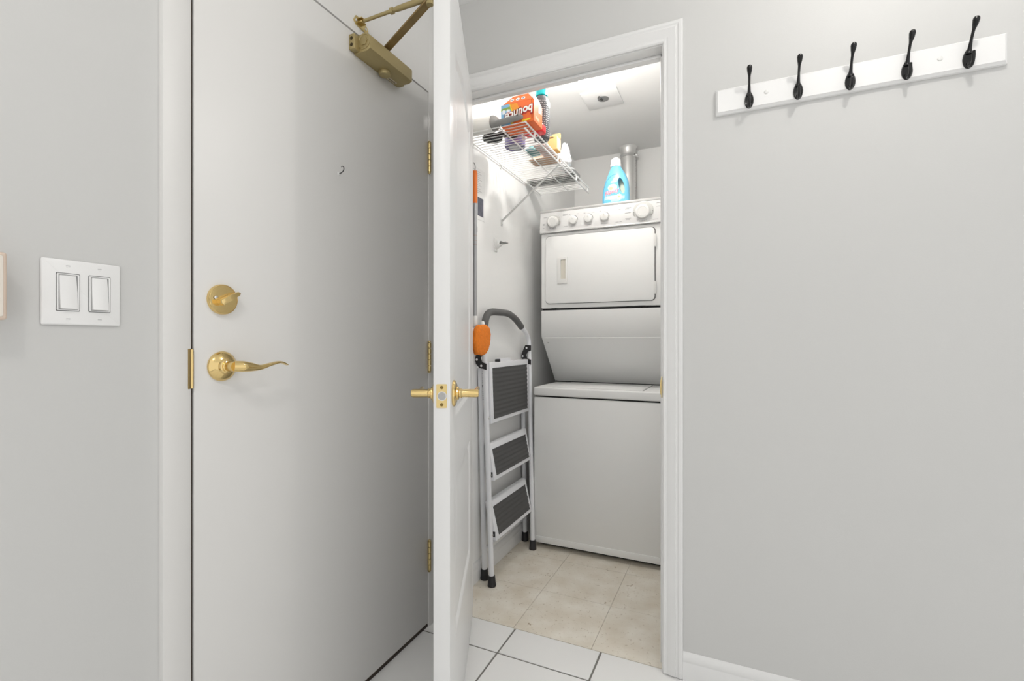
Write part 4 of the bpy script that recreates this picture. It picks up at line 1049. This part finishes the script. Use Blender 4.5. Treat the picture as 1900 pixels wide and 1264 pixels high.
# ------------------------------------------------------------------ duster on a pole
dp = thing('orange_duster', 'long grey duster with orange grip and orange head hanging head down', 'duster', (-1.0, 1.792, 1.05))
PX, PY = -1.000, 1.792
bm = nb(); tube(bm, [(PX, PY, 1.205), (PX, PY, 1.70)], .0088, 16); pol = obj('pole', bm, POLE, dp)
bm = nb()
for z in (1.512, 1.530, 1.552): lathe(bm, [(.0094, 0), (.0094, .002)], (PX, PY, z), (0, 0, 1), 16)
obj('pole_band', bm, mat('band_tan', (.40, .30, .25), .5), pol)
bm = nb(); lathe(bm, [(.009, 0), (.0105, .002), (.0112, .012), (.0112, .128), (.009, .138), (0, .140)], (PX, PY, 1.69), (0, 0, 1), 20); gp = obj('grip', bm, ORANGE, dp)
bm = nb(); tube(bm, spline([(PX, PY, 1.828), (PX, PY+.004, 1.842), (PX, PY+.001, 1.855), (PX, PY-.010, 1.860), (PX, PY-.020, 1.853)], 5), .0022, 8); obj('hanging_loop', bm, POLE, gp)
bm = nb(); lathe(bm, [(.0085, 0), (.0115, .004), (.0115, .045), (.009, .05)], (PX, PY, 1.160), (0, 0, 1), 18)
obj('connector', bm, ENAMEL2, dp)
bm = nb(); bmesh.ops.create_icosphere(bm, subdivisions=4, radius=1.0)
for v in bm.verts:
    d = v.co.normalized()
    # paddle: long in z-y diagonal, thin in x, squared off
    y = sup(d.y, .5)*.068; z = sup(d.z, .55)*.066; x = sup(d.x, .7)*.017
    y *= 1 - .30*max(0, -d.z) - .20*max(0, d.z)**2
    n_ = .0016*math.sin(140*x+90*y)*math.sin(120*z) + .001*math.sin(310*y+170*z)
    v.co = Vector((PX + .022 + x + n_, PY + .018 + y + .14*z + n_, 1.108 + z + n_))
hd2 = obj('duster_head', bm, ORFUZZ, dp, smooth=80)
bm = nb(); cyl(bm, (PX+.010, PY+.060, 1.160), (PX-.006, PY+.080, 1.186), .0085, 14, .001); obj('head_collar', bm, ENAMEL2, dp)

# ------------------------------------------------------------------ broom clips and the notice on the closet wall
def clip(y, z, label):
    t = thing('broom_clip', label, 'broom clip', (XL+.003, y, z-.03))
    bm = nb(); prism(bm, rrect(y-.017, z-.034, y+.017, z+.034, .003, 3), lambda a, c: (XL+.003, a, c), lambda a, c: (XL+.008, a, c), .0015, 2); obj('back_plate', bm, ENAMEL2, t)
    bm = nb(); prism(bm, [(XL+.006, -.026), (XL+.020, -.016), (XL+.040, -.004), (XL+.040, .002), (XL+.006, .000)], lambda a, c: (a, y-.008, z+c), lambda a, c: (a, y+.008, z+c), .001); obj('arm', bm, ENAMEL2, t)
    bm = nb()
    for s in (-1, 1):
        tube(bm, spline([(XL+.030, y+s*.004, z+.006), (XL+.040, y+s*.012, z+.006), (XL+.054, y+s*.013, z+.006), (XL+.062, y+s*.008, z+.006), (XL+.067, y+s*.012, z+.006)], 4), .0035, 8)
    cyl(bm, (XL+.034, y, z-.002), (XL+.034, y, z+.016), .007, 12); obj('gripper', bm, mat('dull_grey_metal', (.28, .28, .27), .4, .5), t)
clip(2.135, 1.581, 'white broom clip with metal jaws, empty, below the shelf brace')
bm = nb(); cl2 = thing('pole_clip', 'grey clip holding the duster pole to the closet wall', 'broom clip', (XL+.003, 1.825, 1.57))
box(bm, (XL+.003, 1.800, 1.560), (XL+.008, 1.850, 1.622), .001); obj('back_plate', bm, ENAMEL2, cl2)
bm = nb(); box(bm, (XL+.008, 1.815, 1.576), (PX-.0105, 1.836, 1.602), .003); obj('jaw', bm, mat('grey_clip', (.36, .36, .35), .4), cl2)
nt_ = thing('paper_notice', 'white printed notice with a dark photo taped to the closet wall', 'notice', (XL+.003, 1.96, 1.66))
NX = XL + .0032
obj('sheet', bx((NX, 1.865, 1.668), (NX+.0012, 2.020, 1.905)), mat('notice_paper', (.82, .82, .81), .6), nt_)
obj('printed_photo', bx((NX+.001, 1.950, 1.686), (NX+.0018, 2.006, 1.772), .0004, 1), mat('photo_dark', (.10, .10, .13), .4, var=.9, vscale=28), nt_)
bm = nb()
for k in range(12):
    z = 1.888 - k*.0088; box(bm, (NX+.001, 1.880, z), (NX+.0015, 1.975 + .018*math.sin(k*2.1), z+.0014))
obj('printed_lines', bm, mat('pale_grey_print', (.34, .34, .345), .5), nt_)['kind'] = 'stuff'
